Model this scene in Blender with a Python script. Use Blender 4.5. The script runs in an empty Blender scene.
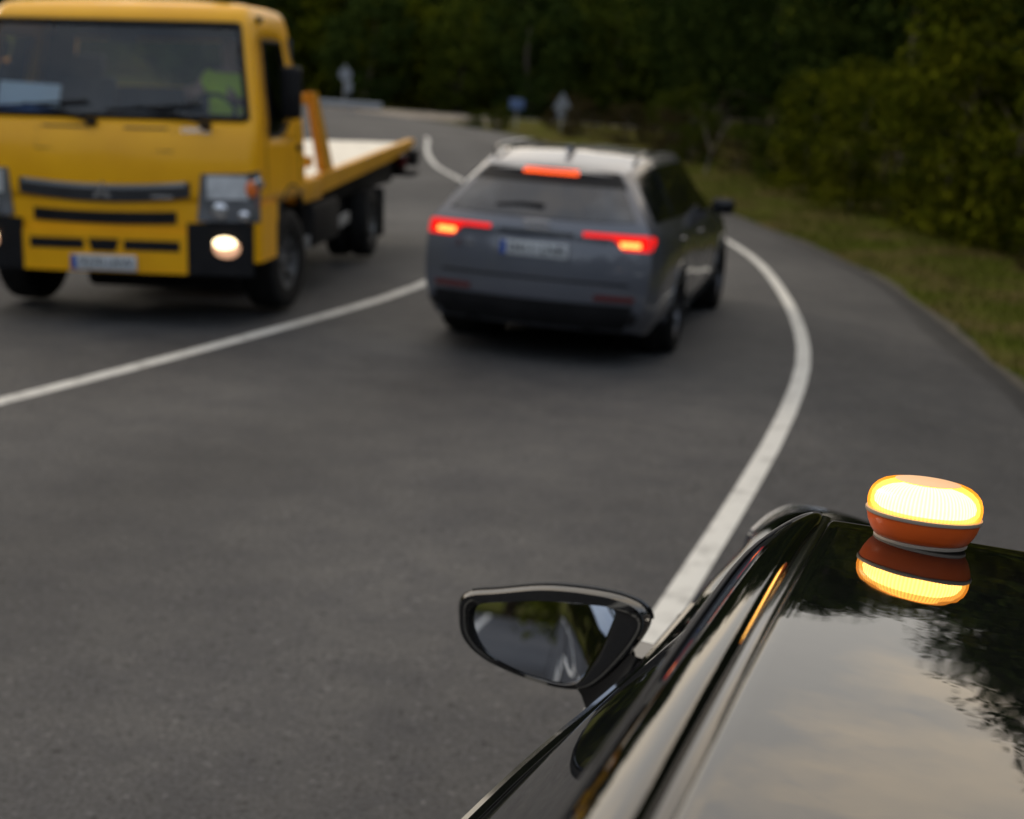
import bpy, bmesh, math, random
import numpy as np
from mathutils import Vector, Matrix, Euler

R = math.radians
rng = np.random.default_rng(7)
random.seed(7)
scene = bpy.context.scene
col = scene.collection

# ------------------------------------------------------------------ camera, sky, sun, exposure
F_PX, HORIZON, ROLL, CAM_H = 1500.0, 80.0, R(4.0), 2.05
pitch = math.atan((819 / 2 - HORIZON) / F_PX)
cam_data = bpy.data.cameras.new('camera')
cam = bpy.data.objects.new('camera', cam_data)
col.objects.link(cam)
scene.camera = cam
right0 = Vector((1, 0, 0)); fwd = Vector((0, math.cos(pitch), -math.sin(pitch))); up0 = right0.cross(fwd)
right = right0 * math.cos(ROLL) + up0 * math.sin(ROLL)
up = up0 * math.cos(ROLL) - right0 * math.sin(ROLL)
cam.matrix_world = Matrix(((right.x, up.x, -fwd.x, 0), (right.y, up.y, -fwd.y, 0), (right.z, up.z, -fwd.z, CAM_H), (0, 0, 0, 1)))
cam_data.sensor_width = 36.0
cam_data.lens = 36.0 * F_PX / 1024
cam_data.clip_start = 0.05
cam_data.clip_end = 3000
cam_data.dof.use_dof = True
cam_data.dof.focus_distance = 1.95
cam_data.dof.aperture_fstop = 3.9
cam_data.dof.aperture_blades = 0

SUN_AZ, SUN_EL = R(-55), R(24)      # azimuth from +Y towards +X
world = bpy.data.worlds.new('World'); scene.world = world
world.use_nodes = True
wn, wl = world.node_tree.nodes, world.node_tree.links
wn.clear()
w_out = wn.new('ShaderNodeOutputWorld'); w_bg = wn.new('ShaderNodeBackground')
sky = wn.new('ShaderNodeTexSky'); sky.sky_type = 'NISHITA'; sky.sun_disc = False
sky.sun_elevation = SUN_EL; sky.sun_rotation = SUN_AZ; sky.air_density = 1.0; sky.dust_density = 3.0; sky.ozone_density = 1.0
w_bg.inputs['Strength'].default_value = 0.15
w_co = wn.new('ShaderNodeTexCoord')
w_map = wn.new('ShaderNodeMapping'); w_map.inputs['Scale'].default_value = (1.3, 1.3, 4.0)
w_noise = wn.new('ShaderNodeTexNoise'); w_noise.inputs['Scale'].default_value = 2.3; w_noise.inputs['Detail'].default_value = 7; w_noise.inputs['Roughness'].default_value = .62
w_ramp = wn.new('ShaderNodeValToRGB')
w_ramp.color_ramp.elements[0].position = .44; w_ramp.color_ramp.elements[0].color = (8.4, 7.7, 6.7, 1)
w_ramp.color_ramp.elements[1].position = .60; w_ramp.color_ramp.elements[1].color = (12.6, 10.4, 7.6, 1)
w_cool = wn.new('ShaderNodeValToRGB')       # cloud away from the low sun: greyer and bluer
w_cool.color_ramp.elements[0].position = .40; w_cool.color_ramp.elements[0].color = (4.6, 5.3, 6.4, 1)
w_cool.color_ramp.elements[1].position = .68; w_cool.color_ramp.elements[1].color = (7.4, 7.8, 8.3, 1)
w_dot = wn.new('ShaderNodeVectorMath'); w_dot.operation = 'DOT_PRODUCT'; w_dot.inputs[1].default_value = (math.sin(R(-20)), math.cos(R(-20)), .25)
w_rng = wn.new('ShaderNodeMapRange'); w_rng.inputs['From Min'].default_value = -.25; w_rng.inputs['From Max'].default_value = .75; w_rng.interpolation_type = 'SMOOTHSTEP'
w_side = wn.new('ShaderNodeMix'); w_side.data_type = 'RGBA'
w_mix = wn.new('ShaderNodeMix'); w_mix.data_type = 'RGBA'; w_mix.inputs['Factor'].default_value = .72
wl.new(w_co.outputs['Generated'], w_map.inputs['Vector']); wl.new(w_map.outputs['Vector'], w_noise.inputs['Vector'])
wl.new(w_noise.outputs['Fac'], w_ramp.inputs['Fac'])
wl.new(w_noise.outputs['Fac'], w_cool.inputs['Fac']); wl.new(w_co.outputs['Generated'], w_dot.inputs[0]); wl.new(w_dot.outputs['Value'], w_rng.inputs['Value'])
wl.new(w_rng.outputs['Result'], w_side.inputs['Factor']); wl.new(w_cool.outputs['Color'], w_side.inputs['A']); wl.new(w_ramp.outputs['Color'], w_side.inputs['B'])
wl.new(sky.outputs['Color'], w_mix.inputs['A']); wl.new(w_side.outputs['Result'], w_mix.inputs['B'])
wl.new(w_mix.outputs['Result'], w_bg.inputs['Color']); wl.new(w_bg.outputs['Background'], w_out.inputs['Surface'])

sun_data = bpy.data.lights.new('sun', 'SUN'); sun_data.energy = 1.7; sun_data.angle = R(20); sun_data.color = (1, .9, .76)
sun = bpy.data.objects.new('sun', sun_data); col.objects.link(sun)
to_sun = Vector((math.sin(SUN_AZ) * math.cos(SUN_EL), math.cos(SUN_AZ) * math.cos(SUN_EL), math.sin(SUN_EL)))
sun.rotation_euler = to_sun.to_track_quat('Z', 'Y').to_euler()

scene.view_settings.view_transform = 'Standard'
scene.view_settings.look = 'None'
scene.view_settings.exposure = 0.15
scene.view_settings.gamma = 1
scene.cycles.use_denoising = True
scene.cycles.max_bounces = 8

# ------------------------------------------------------------------ materials
def mat(name, color, rough=.5, metal=0.0, coat=0.0, ior=1.5, noise=None, bump=None, emit=None, spec=.5, coat_ior=1.5):
    m = bpy.data.materials.new(name); m.use_nodes = True
    nt = m.node_tree; b = nt.nodes['Principled BSDF']
    b.inputs['Base Color'].default_value = (*color, 1)
    b.inputs['Roughness'].default_value = rough; b.inputs['Metallic'].default_value = metal
    b.inputs['Coat Weight'].default_value = coat; b.inputs['Coat Roughness'].default_value = .015; b.inputs['Coat IOR'].default_value = coat_ior
    b.inputs['IOR'].default_value = ior; b.inputs['Specular IOR Level'].default_value = spec
    if emit:
        b.inputs['Emission Color'].default_value = (*emit[0], 1); b.inputs['Emission Strength'].default_value = emit[1]
    tc = nt.nodes.new('ShaderNodeTexCoord')
    if noise:   # (scale, second colour, low, high)
        n = nt.nodes.new('ShaderNodeTexNoise'); n.inputs['Scale'].default_value = noise[0]; n.inputs['Detail'].default_value = 6
        r = nt.nodes.new('ShaderNodeValToRGB')
        r.color_ramp.elements[0].position = noise[2] if len(noise) > 2 else .35; r.color_ramp.elements[0].color = (*color, 1)
        r.color_ramp.elements[1].position = noise[3] if len(noise) > 3 else .65; r.color_ramp.elements[1].color = (*noise[1], 1)
        nt.links.new(tc.outputs['Object'], n.inputs['Vector']); nt.links.new(n.outputs['Fac'], r.inputs['Fac']); nt.links.new(r.outputs['Color'], b.inputs['Base Color'])
    if bump:    # (scale, strength)
        n = nt.nodes.new('ShaderNodeTexNoise'); n.inputs['Scale'].default_value = bump[0]; n.inputs['Detail'].default_value = 4
        u = nt.nodes.new('ShaderNodeBump'); u.inputs['Strength'].default_value = bump[1]; u.inputs['Distance'].default_value = .01
        nt.links.new(tc.outputs['Object'], n.inputs['Vector']); nt.links.new(n.outputs['Fac'], u.inputs['Height']); nt.links.new(u.outputs['Normal'], b.inputs['Normal'])
    return m

def glass_mat(name, tint, ior=1.5):
    m = bpy.data.materials.new(name); m.use_nodes = True
    nt = m.node_tree; nt.nodes.clear()
    o = nt.nodes.new('ShaderNodeOutputMaterial'); mx = nt.nodes.new('ShaderNodeMixShader')
    t = nt.nodes.new('ShaderNodeBsdfTransparent'); t.inputs['Color'].default_value = (*tint, 1)
    g = nt.nodes.new('ShaderNodeBsdfGlossy'); g.inputs['Roughness'].default_value = .02
    f = nt.nodes.new('ShaderNodeFresnel'); f.inputs['IOR'].default_value = ior
    nt.links.new(f.outputs['Fac'], mx.inputs['Fac']); nt.links.new(t.outputs['BSDF'], mx.inputs[1]); nt.links.new(g.outputs['BSDF'], mx.inputs[2])
    nt.links.new(mx.outputs['Shader'], o.inputs['Surface'])
    return m

def asphalt_mat():
    m = mat('asphalt', (.05, .05, .052), .72, spec=.22)
    nt = m.node_tree; b = nt.nodes['Principled BSDF']; L = nt.links
    tc = nt.nodes.new('ShaderNodeTexCoord')
    def noise(scale, detail, rough=.55):
        n = nt.nodes.new('ShaderNodeTexNoise'); n.inputs['Scale'].default_value = scale; n.inputs['Detail'].default_value = detail; n.inputs['Roughness'].default_value = rough
        L.new(tc.outputs['Object'], n.inputs['Vector']); return n
    def ramp(src, *stops):
        r = nt.nodes.new('ShaderNodeValToRGB'); e = r.color_ramp.elements
        while len(e) < len(stops): e.new(.5)
        for k, (p, c) in enumerate(stops): e[k].position = p; e[k].color = (*(c if hasattr(c, '__len__') else (c, c, c)), 1)
        L.new(src, r.inputs['Fac']); return r.outputs['Color']
    def mul(a, c, f=1):
        x = nt.nodes.new('ShaderNodeMix'); x.data_type = 'RGBA'; x.blend_type = 'MULTIPLY'; x.inputs['Factor'].default_value = f
        L.new(a, x.inputs['A']); L.new(c, x.inputs['B']); return x.outputs['Result']
    big = ramp(noise(.30, 5).outputs['Fac'], (.34, (.046, .046, .048)), (.68, (.080, .078, .0775)))
    mid = ramp(noise(2.6, 6, .72).outputs['Fac'], (.34, (.74, .75, .78)), (.62, (1.08, 1.07, 1.04)))
    fine = ramp(noise(60, 4, .75).outputs['Fac'], (.34, .50), (.66, 1.5))
    speck = ramp(noise(26, 2).outputs['Fac'], (.28, .40), (.40, 1.0), (.62, 1.0), (.72, 1.8))
    at = nt.nodes.new('ShaderNodeAttribute'); at.attribute_name = 'across'    # metres from the lane line: tyre tracks and the oily strip
    wob = nt.nodes.new('ShaderNodeMath'); wob.operation = 'MULTIPLY_ADD'; wob.inputs[1].default_value = .5; L.new(noise(.5, 3).outputs['Fac'], wob.inputs[0]); L.new(at.outputs['Fac'], wob.inputs[2])
    mr = nt.nodes.new('ShaderNodeMapRange'); mr.inputs['From Min'].default_value = -5.5; mr.inputs['From Max'].default_value = 6.5; L.new(wob.outputs[0], mr.inputs['Value'])
    q = lambda d: (d + 5.75) / 12
    trk = ramp(mr.outputs['Result'], (q(-4), .95), (q(-2.9), 1.08), (q(-2), .90), (q(-1.1), 1.06), (q(-.2), .96), (q(.9), 1.10), (q(1.8), .84), (q(2.8), 1.10), (q(3.7), .97), (q(5.6), .86))
    vor = nt.nodes.new('ShaderNodeTexVoronoi'); vor.feature = 'DISTANCE_TO_EDGE'; vor.inputs['Scale'].default_value = .42
    wv = nt.nodes.new('ShaderNodeVectorMath'); wv.operation = 'ADD'; L.new(tc.outputs['Object'], wv.inputs[0]); L.new(noise(1.6, 5, .7).outputs['Color'], wv.inputs[1]); L.new(wv.outputs[0], vor.inputs['Vector'])
    crk = ramp(vor.outputs['Distance'], (.0, .35), (.007, 1.0))
    msk = ramp(noise(.17, 2).outputs['Fac'], (.52, 0), (.58, .8))
    c = mul(mul(mul(mul(big, mid), fine), speck), trk)
    x = nt.nodes.new('ShaderNodeMix'); x.data_type = 'RGBA'; x.blend_type = 'MULTIPLY'; L.new(msk, x.inputs['Factor']); L.new(c, x.inputs['A']); L.new(crk, x.inputs['B'])
    L.new(x.outputs['Result'], b.inputs['Base Color'])
    bn = nt.nodes.new('ShaderNodeBump'); bn.inputs['Strength'].default_value = .6; bn.inputs['Distance'].default_value = .006
    L.new(noise(95, 3).outputs['Fac'], bn.inputs['Height']); L.new(bn.outputs['Normal'], b.inputs['Normal'])
    return m

M = {}
M['asphalt'] = asphalt_mat()
M['line'] = mat('road_paint', (.58, .57, .53), .6, noise=(7, (.30, .29, .27), .50, .78), bump=(60, .4))
M['verge'] = mat('verge_soil', (.058, .066, .012), .95, noise=(.8, (.080, .064, .026), .42, .60), bump=(14, .6), spec=.0)
M['edge_gravel'] = mat('edge_gravel', (.030, .028, .020), .95, noise=(6, (.06, .05, .034)), bump=(30, .6))
M['tar_shade'] = mat('tar_edge_shade', (.018, .018, .019), .7, noise=(5, (.030, .030, .030)), bump=(60, .5), spec=.3)  # old tar strip, with the edge seam's shading put into its colour
M['dirt'] = mat('dirt', (.13, .11, .088), .95, noise=(.6, (.20, .17, .135)), bump=(10, .5))
M['grass'] = mat('grass_blades', (.076, .094, .012), .8, noise=(.8, (.11, .096, .026), .42, .6), spec=.0)
M['hill'] = mat('hill_soil', (.022, .026, .011), .95, noise=(.2, (.04, .036, .02)), bump=(2, .6))
M['bark'] = mat('bark', (.05, .038, .027), .9, noise=(5, (.10, .08, .06)), bump=(12, .6))
M['dead_wood'] = mat('dead_wood', (.16, .13, .10), .85, noise=(6, (.10, .08, .06)))
def leaf(name, c, d, s=1.2):
    return mat(name, c, .9, noise=(s, d, .40, .62), spec=.0)
M['leaf_dark'] = leaf('leaf_dark', (.015, .026, .006), (.042, .060, .012))
M['leaf_mid'] = leaf('leaf_mid', (.020, .031, .005), (.066, .078, .009))
M['leaf_yellow'] = leaf('leaf_yellow', (.032, .042, .003), (.088, .092, .006))
M['leaf_brown'] = leaf('leaf_brown', (.034, .026, .012), (.06, .048, .020))
M['yellow'] = mat('yellow_paint', (.84, .41, .002), .42, coat=.15, noise=(2.2, (.76, .36, .002)), spec=.3)
M['yellow_dull'] = mat('yellow_bed_paint', (.62, .30, .006), .5, noise=(4, (.52, .25, .008)))
M['black_plastic'] = mat('black_plastic', (.006, .006, .007), .55, noise=(9, (.010, .010, .011)), spec=.2)
M['chassis'] = mat('chassis_black', (.006, .006, .007), .7, noise=(5, (.012, .011, .010)), spec=.2)
M['rubber'] = mat('tyre_rubber', (.008, .008, .008), .8, noise=(14, (.014, .0135, .013)), spec=.2)
M['rim_grey'] = mat('rim_grey', (.11, .11, .12), .35, .7, noise=(5, (.08, .08, .085)))
M['rim_steel'] = mat('rim_steel', (.16, .16, .16), .5, .3, noise=(7, (.08, .075, .07)))
M['silver'] = mat('silver_trim', (.62, .62, .64), .22, .9)
M['grille'] = mat('grille_dark', (.035, .036, .04), .32, .2, noise=(8, (.028, .028, .03)))
M['deck'] = mat('deck_aluminium', (.74, .70, .60), .5, .25, noise=(6, (.60, .56, .48)), bump=(40, .2))
M['steel'] = mat('galvanised_steel', (.33, .34, .35), .5, .5, noise=(3, (.25, .26, .27)))
M['plate'] = mat('plate_white', (.50, .52, .53), .35, noise=(6, (.46, .48, .5)))
M['plate_blue'] = mat('plate_blue', (.02, .07, .32), .4)
M['ink'] = mat('plate_ink', (.012, .012, .014), .5)
M['white_card'] = mat('white_card', (.62, .68, .70), .6)
M['blue_card'] = mat('blue_card', (.10, .22, .50), .5)
M['skin'] = mat('skin', (.42, .24, .17), .55)
M['hair'] = mat('hair', (.02, .014, .01), .7)
M['hivis'] = mat('hivis_yellow', (.70, .90, .02), .7, noise=(12, (.60, .82, .02)))
M['trousers'] = mat('navy_cloth', (.012, .016, .034), .85, noise=(20, (.02, .024, .04)))
M['seat_cloth'] = mat('seat_cloth', (.045, .05, .06), .9, noise=(14, (.06, .065, .075)))
M['cab_lining'] = mat('cab_lining', (.050, .062, .082), .8, noise=(3, (.036, .045, .06)))
M['lens_clear'] = mat('headlamp_lens', (.10, .11, .12), .12, .35, coat=1, noise=(7, (.20, .21, .23)))
M['lamp_silver'] = mat('lamp_silver', (.74, .76, .78), .3, .3, noise=(9, (.50, .52, .54)))
M['amber_bulb'] = mat('amber_bulb', (.75, .17, .03), .25, coat=.5)
M['lamp_on'] = mat('headlamp_on', (1, .9, .7), .3, emit=((1, .78, .44), 3.4))
M['lamp_warm'] = mat('headlamp_surround', (.8, .5, .3), .3, emit=((1, .52, .30), .55))
M['tail_on'] = mat('tail_core', (.8, .2, .05), .3, emit=((1, .26, .05), 3.2))
M['tail_red'] = mat('tail_red', (.16, .002, .002), .15, spec=.15, emit=((1, .010, .006), .95))
M['stop_red'] = mat('stop_bar', (.3, .01, .004), .2, spec=.15, emit=((1, .10, .010), 1.8))
M['red_reflector'] = mat('red_reflector', (.09, .006, .007), .25, coat=.6)
M['grey_paint'] = mat('grey_paint', (.078, .084, .104), .34, .25, coat=1, noise=(3, (.088, .093, .112)))
M['dark_glass'] = mat('dark_glass', (.006, .007, .009), .03, coat=0, spec=.5)
M['rear_glass'] = mat('rear_glass', (.014, .016, .022), .04, spec=.8, coat=.12, noise=(2.2, (.060, .064, .072), .5, .66))  # pale noise patches are sky and tree reflections put into the colour
M['black_gloss'] = mat('gloss_black_trim', (.006, .006, .007), .12, coat=.6)
M['black_paint'] = mat('black_paint', (.0030, .0032, .0036), .4, coat=1, spec=.0, coat_ior=1.98)
def roof_paint():
    m = mat('roof_paint', (.003, .0032, .0036), .5, coat=1, spec=0, coat_ior=1.98); nt = m.node_tree; b = nt.nodes['Principled BSDF']; L = nt.links
    tc = nt.nodes.new('ShaderNodeTexCoord')
    def nz(sc, det, ro=.6):
        n = nt.nodes.new('ShaderNodeTexNoise'); n.inputs['Scale'].default_value = sc; n.inputs['Detail'].default_value = det; n.inputs['Roughness'].default_value = ro; L.new(tc.outputs['Object'], n.inputs['Vector']); return n.outputs['Fac']
    def rp(src, p0, c0, p1, c1):
        r = nt.nodes.new('ShaderNodeValToRGB'); e = r.color_ramp.elements; e[0].position, e[1].position = p0, p1; e[0].color = (*c0, 1); e[1].color = (*c1, 1); L.new(src, r.inputs['Fac']); return r.outputs['Color']
    L.new(rp(nz(900, 2), .66, (.003, .0032, .0036), .74, (.10, .095, .085)), b.inputs['Base Color'])      # dust grains
    mr = nt.nodes.new('ShaderNodeMapRange'); mr.inputs['From Min'].default_value = .4; mr.inputs['From Max'].default_value = .7; mr.inputs['To Min'].default_value = .008; mr.inputs['To Max'].default_value = .05
    L.new(nz(7, 6, .7), mr.inputs['Value']); L.new(mr.outputs['Result'], b.inputs['Coat Roughness'])
    bu = nt.nodes.new('ShaderNodeBump'); bu.inputs['Strength'].default_value = .045; bu.inputs['Distance'].default_value = .01; L.new(nz(5.5, 3), bu.inputs['Height']); L.new(bu.outputs['Normal'], b.inputs['Coat Normal'])
    return m
M['roof_paint'] = roof_paint()
M['mirror'] = mat('mirror_glass', (.62, .66, .74), .0, 1.0)
M['beacon_orange'] = mat('beacon_orange', (.74, .105, .004), .42, coat=.1, noise=(30, (.66, .09, .004)))
M['beacon_grey'] = mat('beacon_grey', (.30, .25, .20), .5)
M['beacon_cap'] = mat('beacon_cap', (.62, .42, .24), .45, emit=((1, .42, .14), .35))  # lamp light on the cap put into its colour and a faint glow
M['sign_blue'] = mat('sign_blue', (.09, .14, .28), .5)
M['sign_white'] = mat('sign_white', (.27, .28, .30), .5, noise=(3, (.20, .21, .23)))
M['rock'] = mat('pale_rock', (.30, .29, .27), .9, noise=(.8, (.18, .17, .16)), bump=(3, .5))
M['glass_tint'] = glass_mat('door_glass', (.22, .24, .26))
M['glass_clear'] = glass_mat('windscreen_glass', (.78, .86, .92), 1.6)

def beacon_lens():
    """amber ribbed plastic lit from inside: tinted see-through mixed with its own warm glow"""
    m = bpy.data.materials.new('beacon_lens'); m.use_nodes = True
    nt = m.node_tree; nt.nodes.clear(); L = nt.links
    o = nt.nodes.new('ShaderNodeOutputMaterial'); mx = nt.nodes.new('ShaderNodeMixShader'); ad = nt.nodes.new('ShaderNodeMixShader')
    t = nt.nodes.new('ShaderNodeBsdfTransparent'); t.inputs['Color'].default_value = (1, .80, .42, 1)
    e = nt.nodes.new('ShaderNodeEmission'); e.inputs['Color'].default_value = (1, .33, .025, 1)
    g = nt.nodes.new('ShaderNodeBsdfGlossy'); g.inputs['Roughness'].default_value = .12
    tc = nt.nodes.new('ShaderNodeTexCoord'); sep = nt.nodes.new('ShaderNodeSeparateXYZ'); L.new(tc.outputs['Object'], sep.inputs[0])
    at = nt.nodes.new('ShaderNodeMath'); at.operation = 'ARCTAN2'; L.new(sep.outputs['Y'], at.inputs[0]); L.new(sep.outputs['X'], at.inputs[1])
    ml = nt.nodes.new('ShaderNodeMath'); ml.operation = 'MULTIPLY'; ml.inputs[1].default_value = 90; L.new(at.outputs[0], ml.inputs[0])
    sn = nt.nodes.new('ShaderNodeMath'); sn.operation = 'SINE'; L.new(ml.outputs[0], sn.inputs[0])
    mr = nt.nodes.new('ShaderNodeMapRange'); mr.inputs['From Min'].default_value = -1; mr.inputs['To Min'].default_value = 1.2; mr.inputs['To Max'].default_value = 2.6
    L.new(sn.outputs[0], mr.inputs['Value']); L.new(mr.outputs['Result'], e.inputs['Strength'])
    mf = nt.nodes.new('ShaderNodeMapRange'); mf.inputs['From Min'].default_value = -1; mf.inputs['To Min'].default_value = .62; mf.inputs['To Max'].default_value = .38
    L.new(sn.outputs[0], mf.inputs['Value']); L.new(mf.outputs['Result'], mx.inputs['Fac'])
    L.new(t.outputs[0], mx.inputs[1]); L.new(e.outputs[0], mx.inputs[2])
    ad.inputs['Fac'].default_value = .05; L.new(mx.outputs[0], ad.inputs[1]); L.new(g.outputs[0], ad.inputs[2]); L.new(ad.outputs[0], o.inputs['Surface'])
    return m
M['beacon_lens'] = beacon_lens()
M['beacon_core'] = mat('beacon_core', (1, .8, .4), .5, emit=((1, .72, .34), 17))
def glow_mat():
    m = bpy.data.materials.new('beacon_glow'); m.use_nodes = True; nt = m.node_tree; nt.nodes.clear()
    o = nt.nodes.new('ShaderNodeOutputMaterial'); mx = nt.nodes.new('ShaderNodeMixShader'); t = nt.nodes.new('ShaderNodeBsdfTransparent'); e = nt.nodes.new('ShaderNodeEmission')
    e.inputs['Color'].default_value = (1, .56, .16, 1); e.inputs['Strength'].default_value = 5.0; mx.inputs['Fac'].default_value = .45
    nt.links.new(t.outputs[0], mx.inputs[1]); nt.links.new(e.outputs[0], mx.inputs[2]); nt.links.new(mx.outputs[0], o.inputs['Surface']); return m
M['beacon_glow'] = glow_mat()

# ------------------------------------------------------------------ mesh helpers
def link(o, parent=None):
    col.objects.link(o)
    if parent is not None: o.parent = parent
    return o

def tag(o, label=None, cat=None, group=None, kind=None):
    if label: o['label'] = label
    if cat: o['category'] = cat
    if group: o['group'] = group
    if kind: o['kind'] = kind
    return o

def empty(name, loc=(0, 0, 0), rz=0.0, **k):
    o = bpy.data.objects.new(name, None); o.empty_display_size = .2
    o.location = loc; o.rotation_euler = (0, 0, rz); link(o); tag(o, **k); return o

def mesh_obj(name, verts, faces, m, parent=None, smooth=40, loc=None):
    me = bpy.data.meshes.new(name); me.from_pydata([tuple(map(float, v)) for v in verts], [], faces); me.update()
    if smooth: 
        me.polygons.foreach_set('use_smooth', [True] * len(me.polygons)); me.set_sharp_from_angle(angle=R(smooth))
    me.materials.append(m if not isinstance(m, str) else M[m])
    o = bpy.data.objects.new(name, me)
    if loc is not None: o.location = loc
    return link(o, parent)

class MB:
    def __init__(s): s.v = []; s.f = []
    def add(s, v, f):
        o = len(s.v); s.v += [tuple(map(float, p)) for p in v]; s.f += [tuple(i + o for i in q) for q in f]; return s
    def box(s, c, size, rot=None, bev=0.0, seg=2):
        bm = bmesh.new(); bmesh.ops.create_cube(bm, size=1)
        bmesh.ops.scale(bm, vec=size, verts=bm.verts)
        if bev: bmesh.ops.bevel(bm, geom=bm.edges[:], offset=min(bev, min(size) * .49), segments=seg, affect='EDGES', profile=.5)
        if rot is not None: bmesh.ops.rotate(bm, cent=(0, 0, 0), matrix=Euler(rot).to_matrix(), verts=bm.verts)
        bm.verts.index_update()
        s.add([v.co + Vector(c) for v in bm.verts], [[v.index for v in f.verts] for f in bm.faces]); bm.free(); return s
    def tube(s, pts, rad, n=10, caps=True):
        pts = [Vector(p) for p in pts]
        if not hasattr(rad, '__len__'): rad = [rad] * len(pts)
        v, f = [], []; ref = Vector((.13, .31, .94))
        for i, p in enumerate(pts):
            d = (pts[min(i + 1, len(pts) - 1)] - pts[max(i - 1, 0)]).normalized()
            a = d.cross(ref if abs(d.dot(ref)) < .95 else Vector((1, 0, 0))).normalized(); b = d.cross(a)
            for k in range(n):
                t = 2 * math.pi * k / n; v.append(p + (a * math.cos(t) + b * math.sin(t)) * rad[i])
        for i in range(len(pts) - 1):
            for k in range(n):
                f.append((i * n + k, i * n + (k + 1) % n, (i + 1) * n + (k + 1) % n, (i + 1) * n + k))
        if caps: f.append(tuple(range(n))[::-1]); f.append(tuple((len(pts) - 1) * n + k for k in range(n)))
        return s.add(v, f)
    def lathe(s, prof, n=48, axis='Z', c=(0, 0, 0)):
        v, f = [], []
        for r, z in prof:
            for k in range(n):
                t = 2 * math.pi * k / n; p = (r * math.cos(t), r * math.sin(t), z)
                if axis == 'X': p = (z, r * math.cos(t), r * math.sin(t))
                if axis == 'Y': p = (r * math.cos(t), z, r * math.sin(t))
                v.append((p[0] + c[0], p[1] + c[1], p[2] + c[2]))
        for i in range(len(prof) - 1):
            for k in range(n):
                f.append((i * n + k, i * n + (k + 1) % n, (i + 1) * n + (k + 1) % n, (i + 1) * n + k))
        if prof[0][0] > 1e-6: f.append(tuple(range(n))[::-1])
        if prof[-1][0] > 1e-6: f.append(tuple((len(prof) - 1) * n + k for k in range(n)))
        return s.add(v, f)
    def prism(s, poly, d0, d1, axis='Y'):
        """polygon (a, b) extruded along axis: X -> (y,z), Y -> (x,z), Z -> (x,y)"""
        def mk(a, b, d): return {'X': (d, a, b), 'Y': (a, d, b), 'Z': (a, b, d)}[axis]
        n = len(poly); v = [mk(a, b, d0) for a, b in poly] + [mk(a, b, d1) for a, b in poly]
        f = [tuple(range(n)), tuple(range(n, 2 * n))[::-1]] + [(i, i + n, (i + 1) % n + n, (i + 1) % n) for i in range(n)]
        return s.add(v, f)
    def grid(s, P):
        P = np.asarray(P); a, b = P.shape[:2]; v = P.reshape(-1, 3)
        f = [(i * b + j, i * b + j + 1, (i + 1) * b + j + 1, (i + 1) * b + j) for i in range(a - 1) for j in range(b - 1)]
        return s.add(v, f)
    def slab(s, P, N, thick):
        """a curved panel of real thickness: grid P lifted by thick along N, with its rim"""
        P = np.asarray(P); Q = P + np.asarray(N) * thick; a, b = P.shape[:2]
        s.grid(Q)
        rim = [(0, j) for j in range(b)] + [(i, b - 1) for i in range(1, a)] + [(a - 1, j) for j in range(b - 2, -1, -1)] + [(i, 0) for i in range(a - 2, 0, -1)]
        n = len(rim); v = [P[i, j] for i, j in rim] + [Q[i, j] for i, j in rim]
        return s.add(v, [(i, (i + 1) % n, (i + 1) % n + n, i + n) for i in range(n)])
    def build(s, name, m, parent=None, smooth=40, recalc=True, merge=0):
        o = mesh_obj(name, s.v, s.f, m, parent, 0)
        if recalc or merge:
            bm = bmesh.new(); bm.from_mesh(o.data)
            if merge: bmesh.ops.remove_doubles(bm, verts=bm.verts, dist=merge)
            bmesh.ops.recalc_face_normals(bm, faces=bm.faces); bm.to_mesh(o.data); bm.free()
        if smooth:
            o.data.polygons.foreach_set('use_smooth', [True] * len(o.data.polygons)); o.data.set_sharp_from_angle(angle=R(smooth))
        return o

def text_mesh(name, body, size, m, parent, loc, rot, extrude=.001, align='CENTER', width=None):
    cu = bpy.data.curves.new(name, 'FONT'); cu.body = body; cu.size = size; cu.extrude = extrude; cu.align_x = align; cu.align_y = 'CENTER'
    t = bpy.data.objects.new(name + '_src', cu); col.objects.link(t)
    dg = bpy.context.evaluated_depsgraph_get(); me = bpy.data.meshes.new_from_object(t.evaluated_get(dg))
    bpy.data.objects.remove(t); me.name = name
    if width:
        xs = [v.co.x for v in me.vertices]; k = width / (max(xs) - min(xs))
        for v in me.vertices: v.co.x *= k
    me.materials.clear(); me.materials.append(M[m])
    o = bpy.data.objects.new(name, me); o.location = loc; o.rotation_euler = rot
    return link(o, parent)

def crm(p0, p1, p2, p3, t):
    return .5 * (2 * p1 + (p2 - p0) * t + (2 * p0 - 5 * p1 + 4 * p2 - p3) * t * t + (3 * p1 - p0 - 3 * p2 + p3) * t ** 3)
def cr_eval(P, u):
    n = len(P); i = min(max(int(math.floor(u)), 0), n - 2); t = u - i
    a = P[i - 1] if i > 0 else 2 * P[0] - P[1]
    d = P[i + 2] if i + 2 < n else 2 * P[-1] - P[-2]
    return crm(a, P[i], P[i + 1], d, t)
class Net:
    def __init__(s, P): s.P = np.array(P, float)
    def at(s, u, t):
        return cr_eval(np.array([cr_eval(row, t) for row in s.P]), u)
    def grid(s, u0, u1, t0, t1, nu, nt, tf=None):
        us = np.linspace(u0, u1, nu)
        out = []
        for u in us:
            line = cr_eval(s.P, u)
            f = (u - u0) / (u1 - u0) if u1 != u0 else 0
            a, b = (t0, t1) if tf is None else tf(f)
            out.append([cr_eval(line, t) for t in np.linspace(a, b, nt)])
        return np.array(out)
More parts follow.
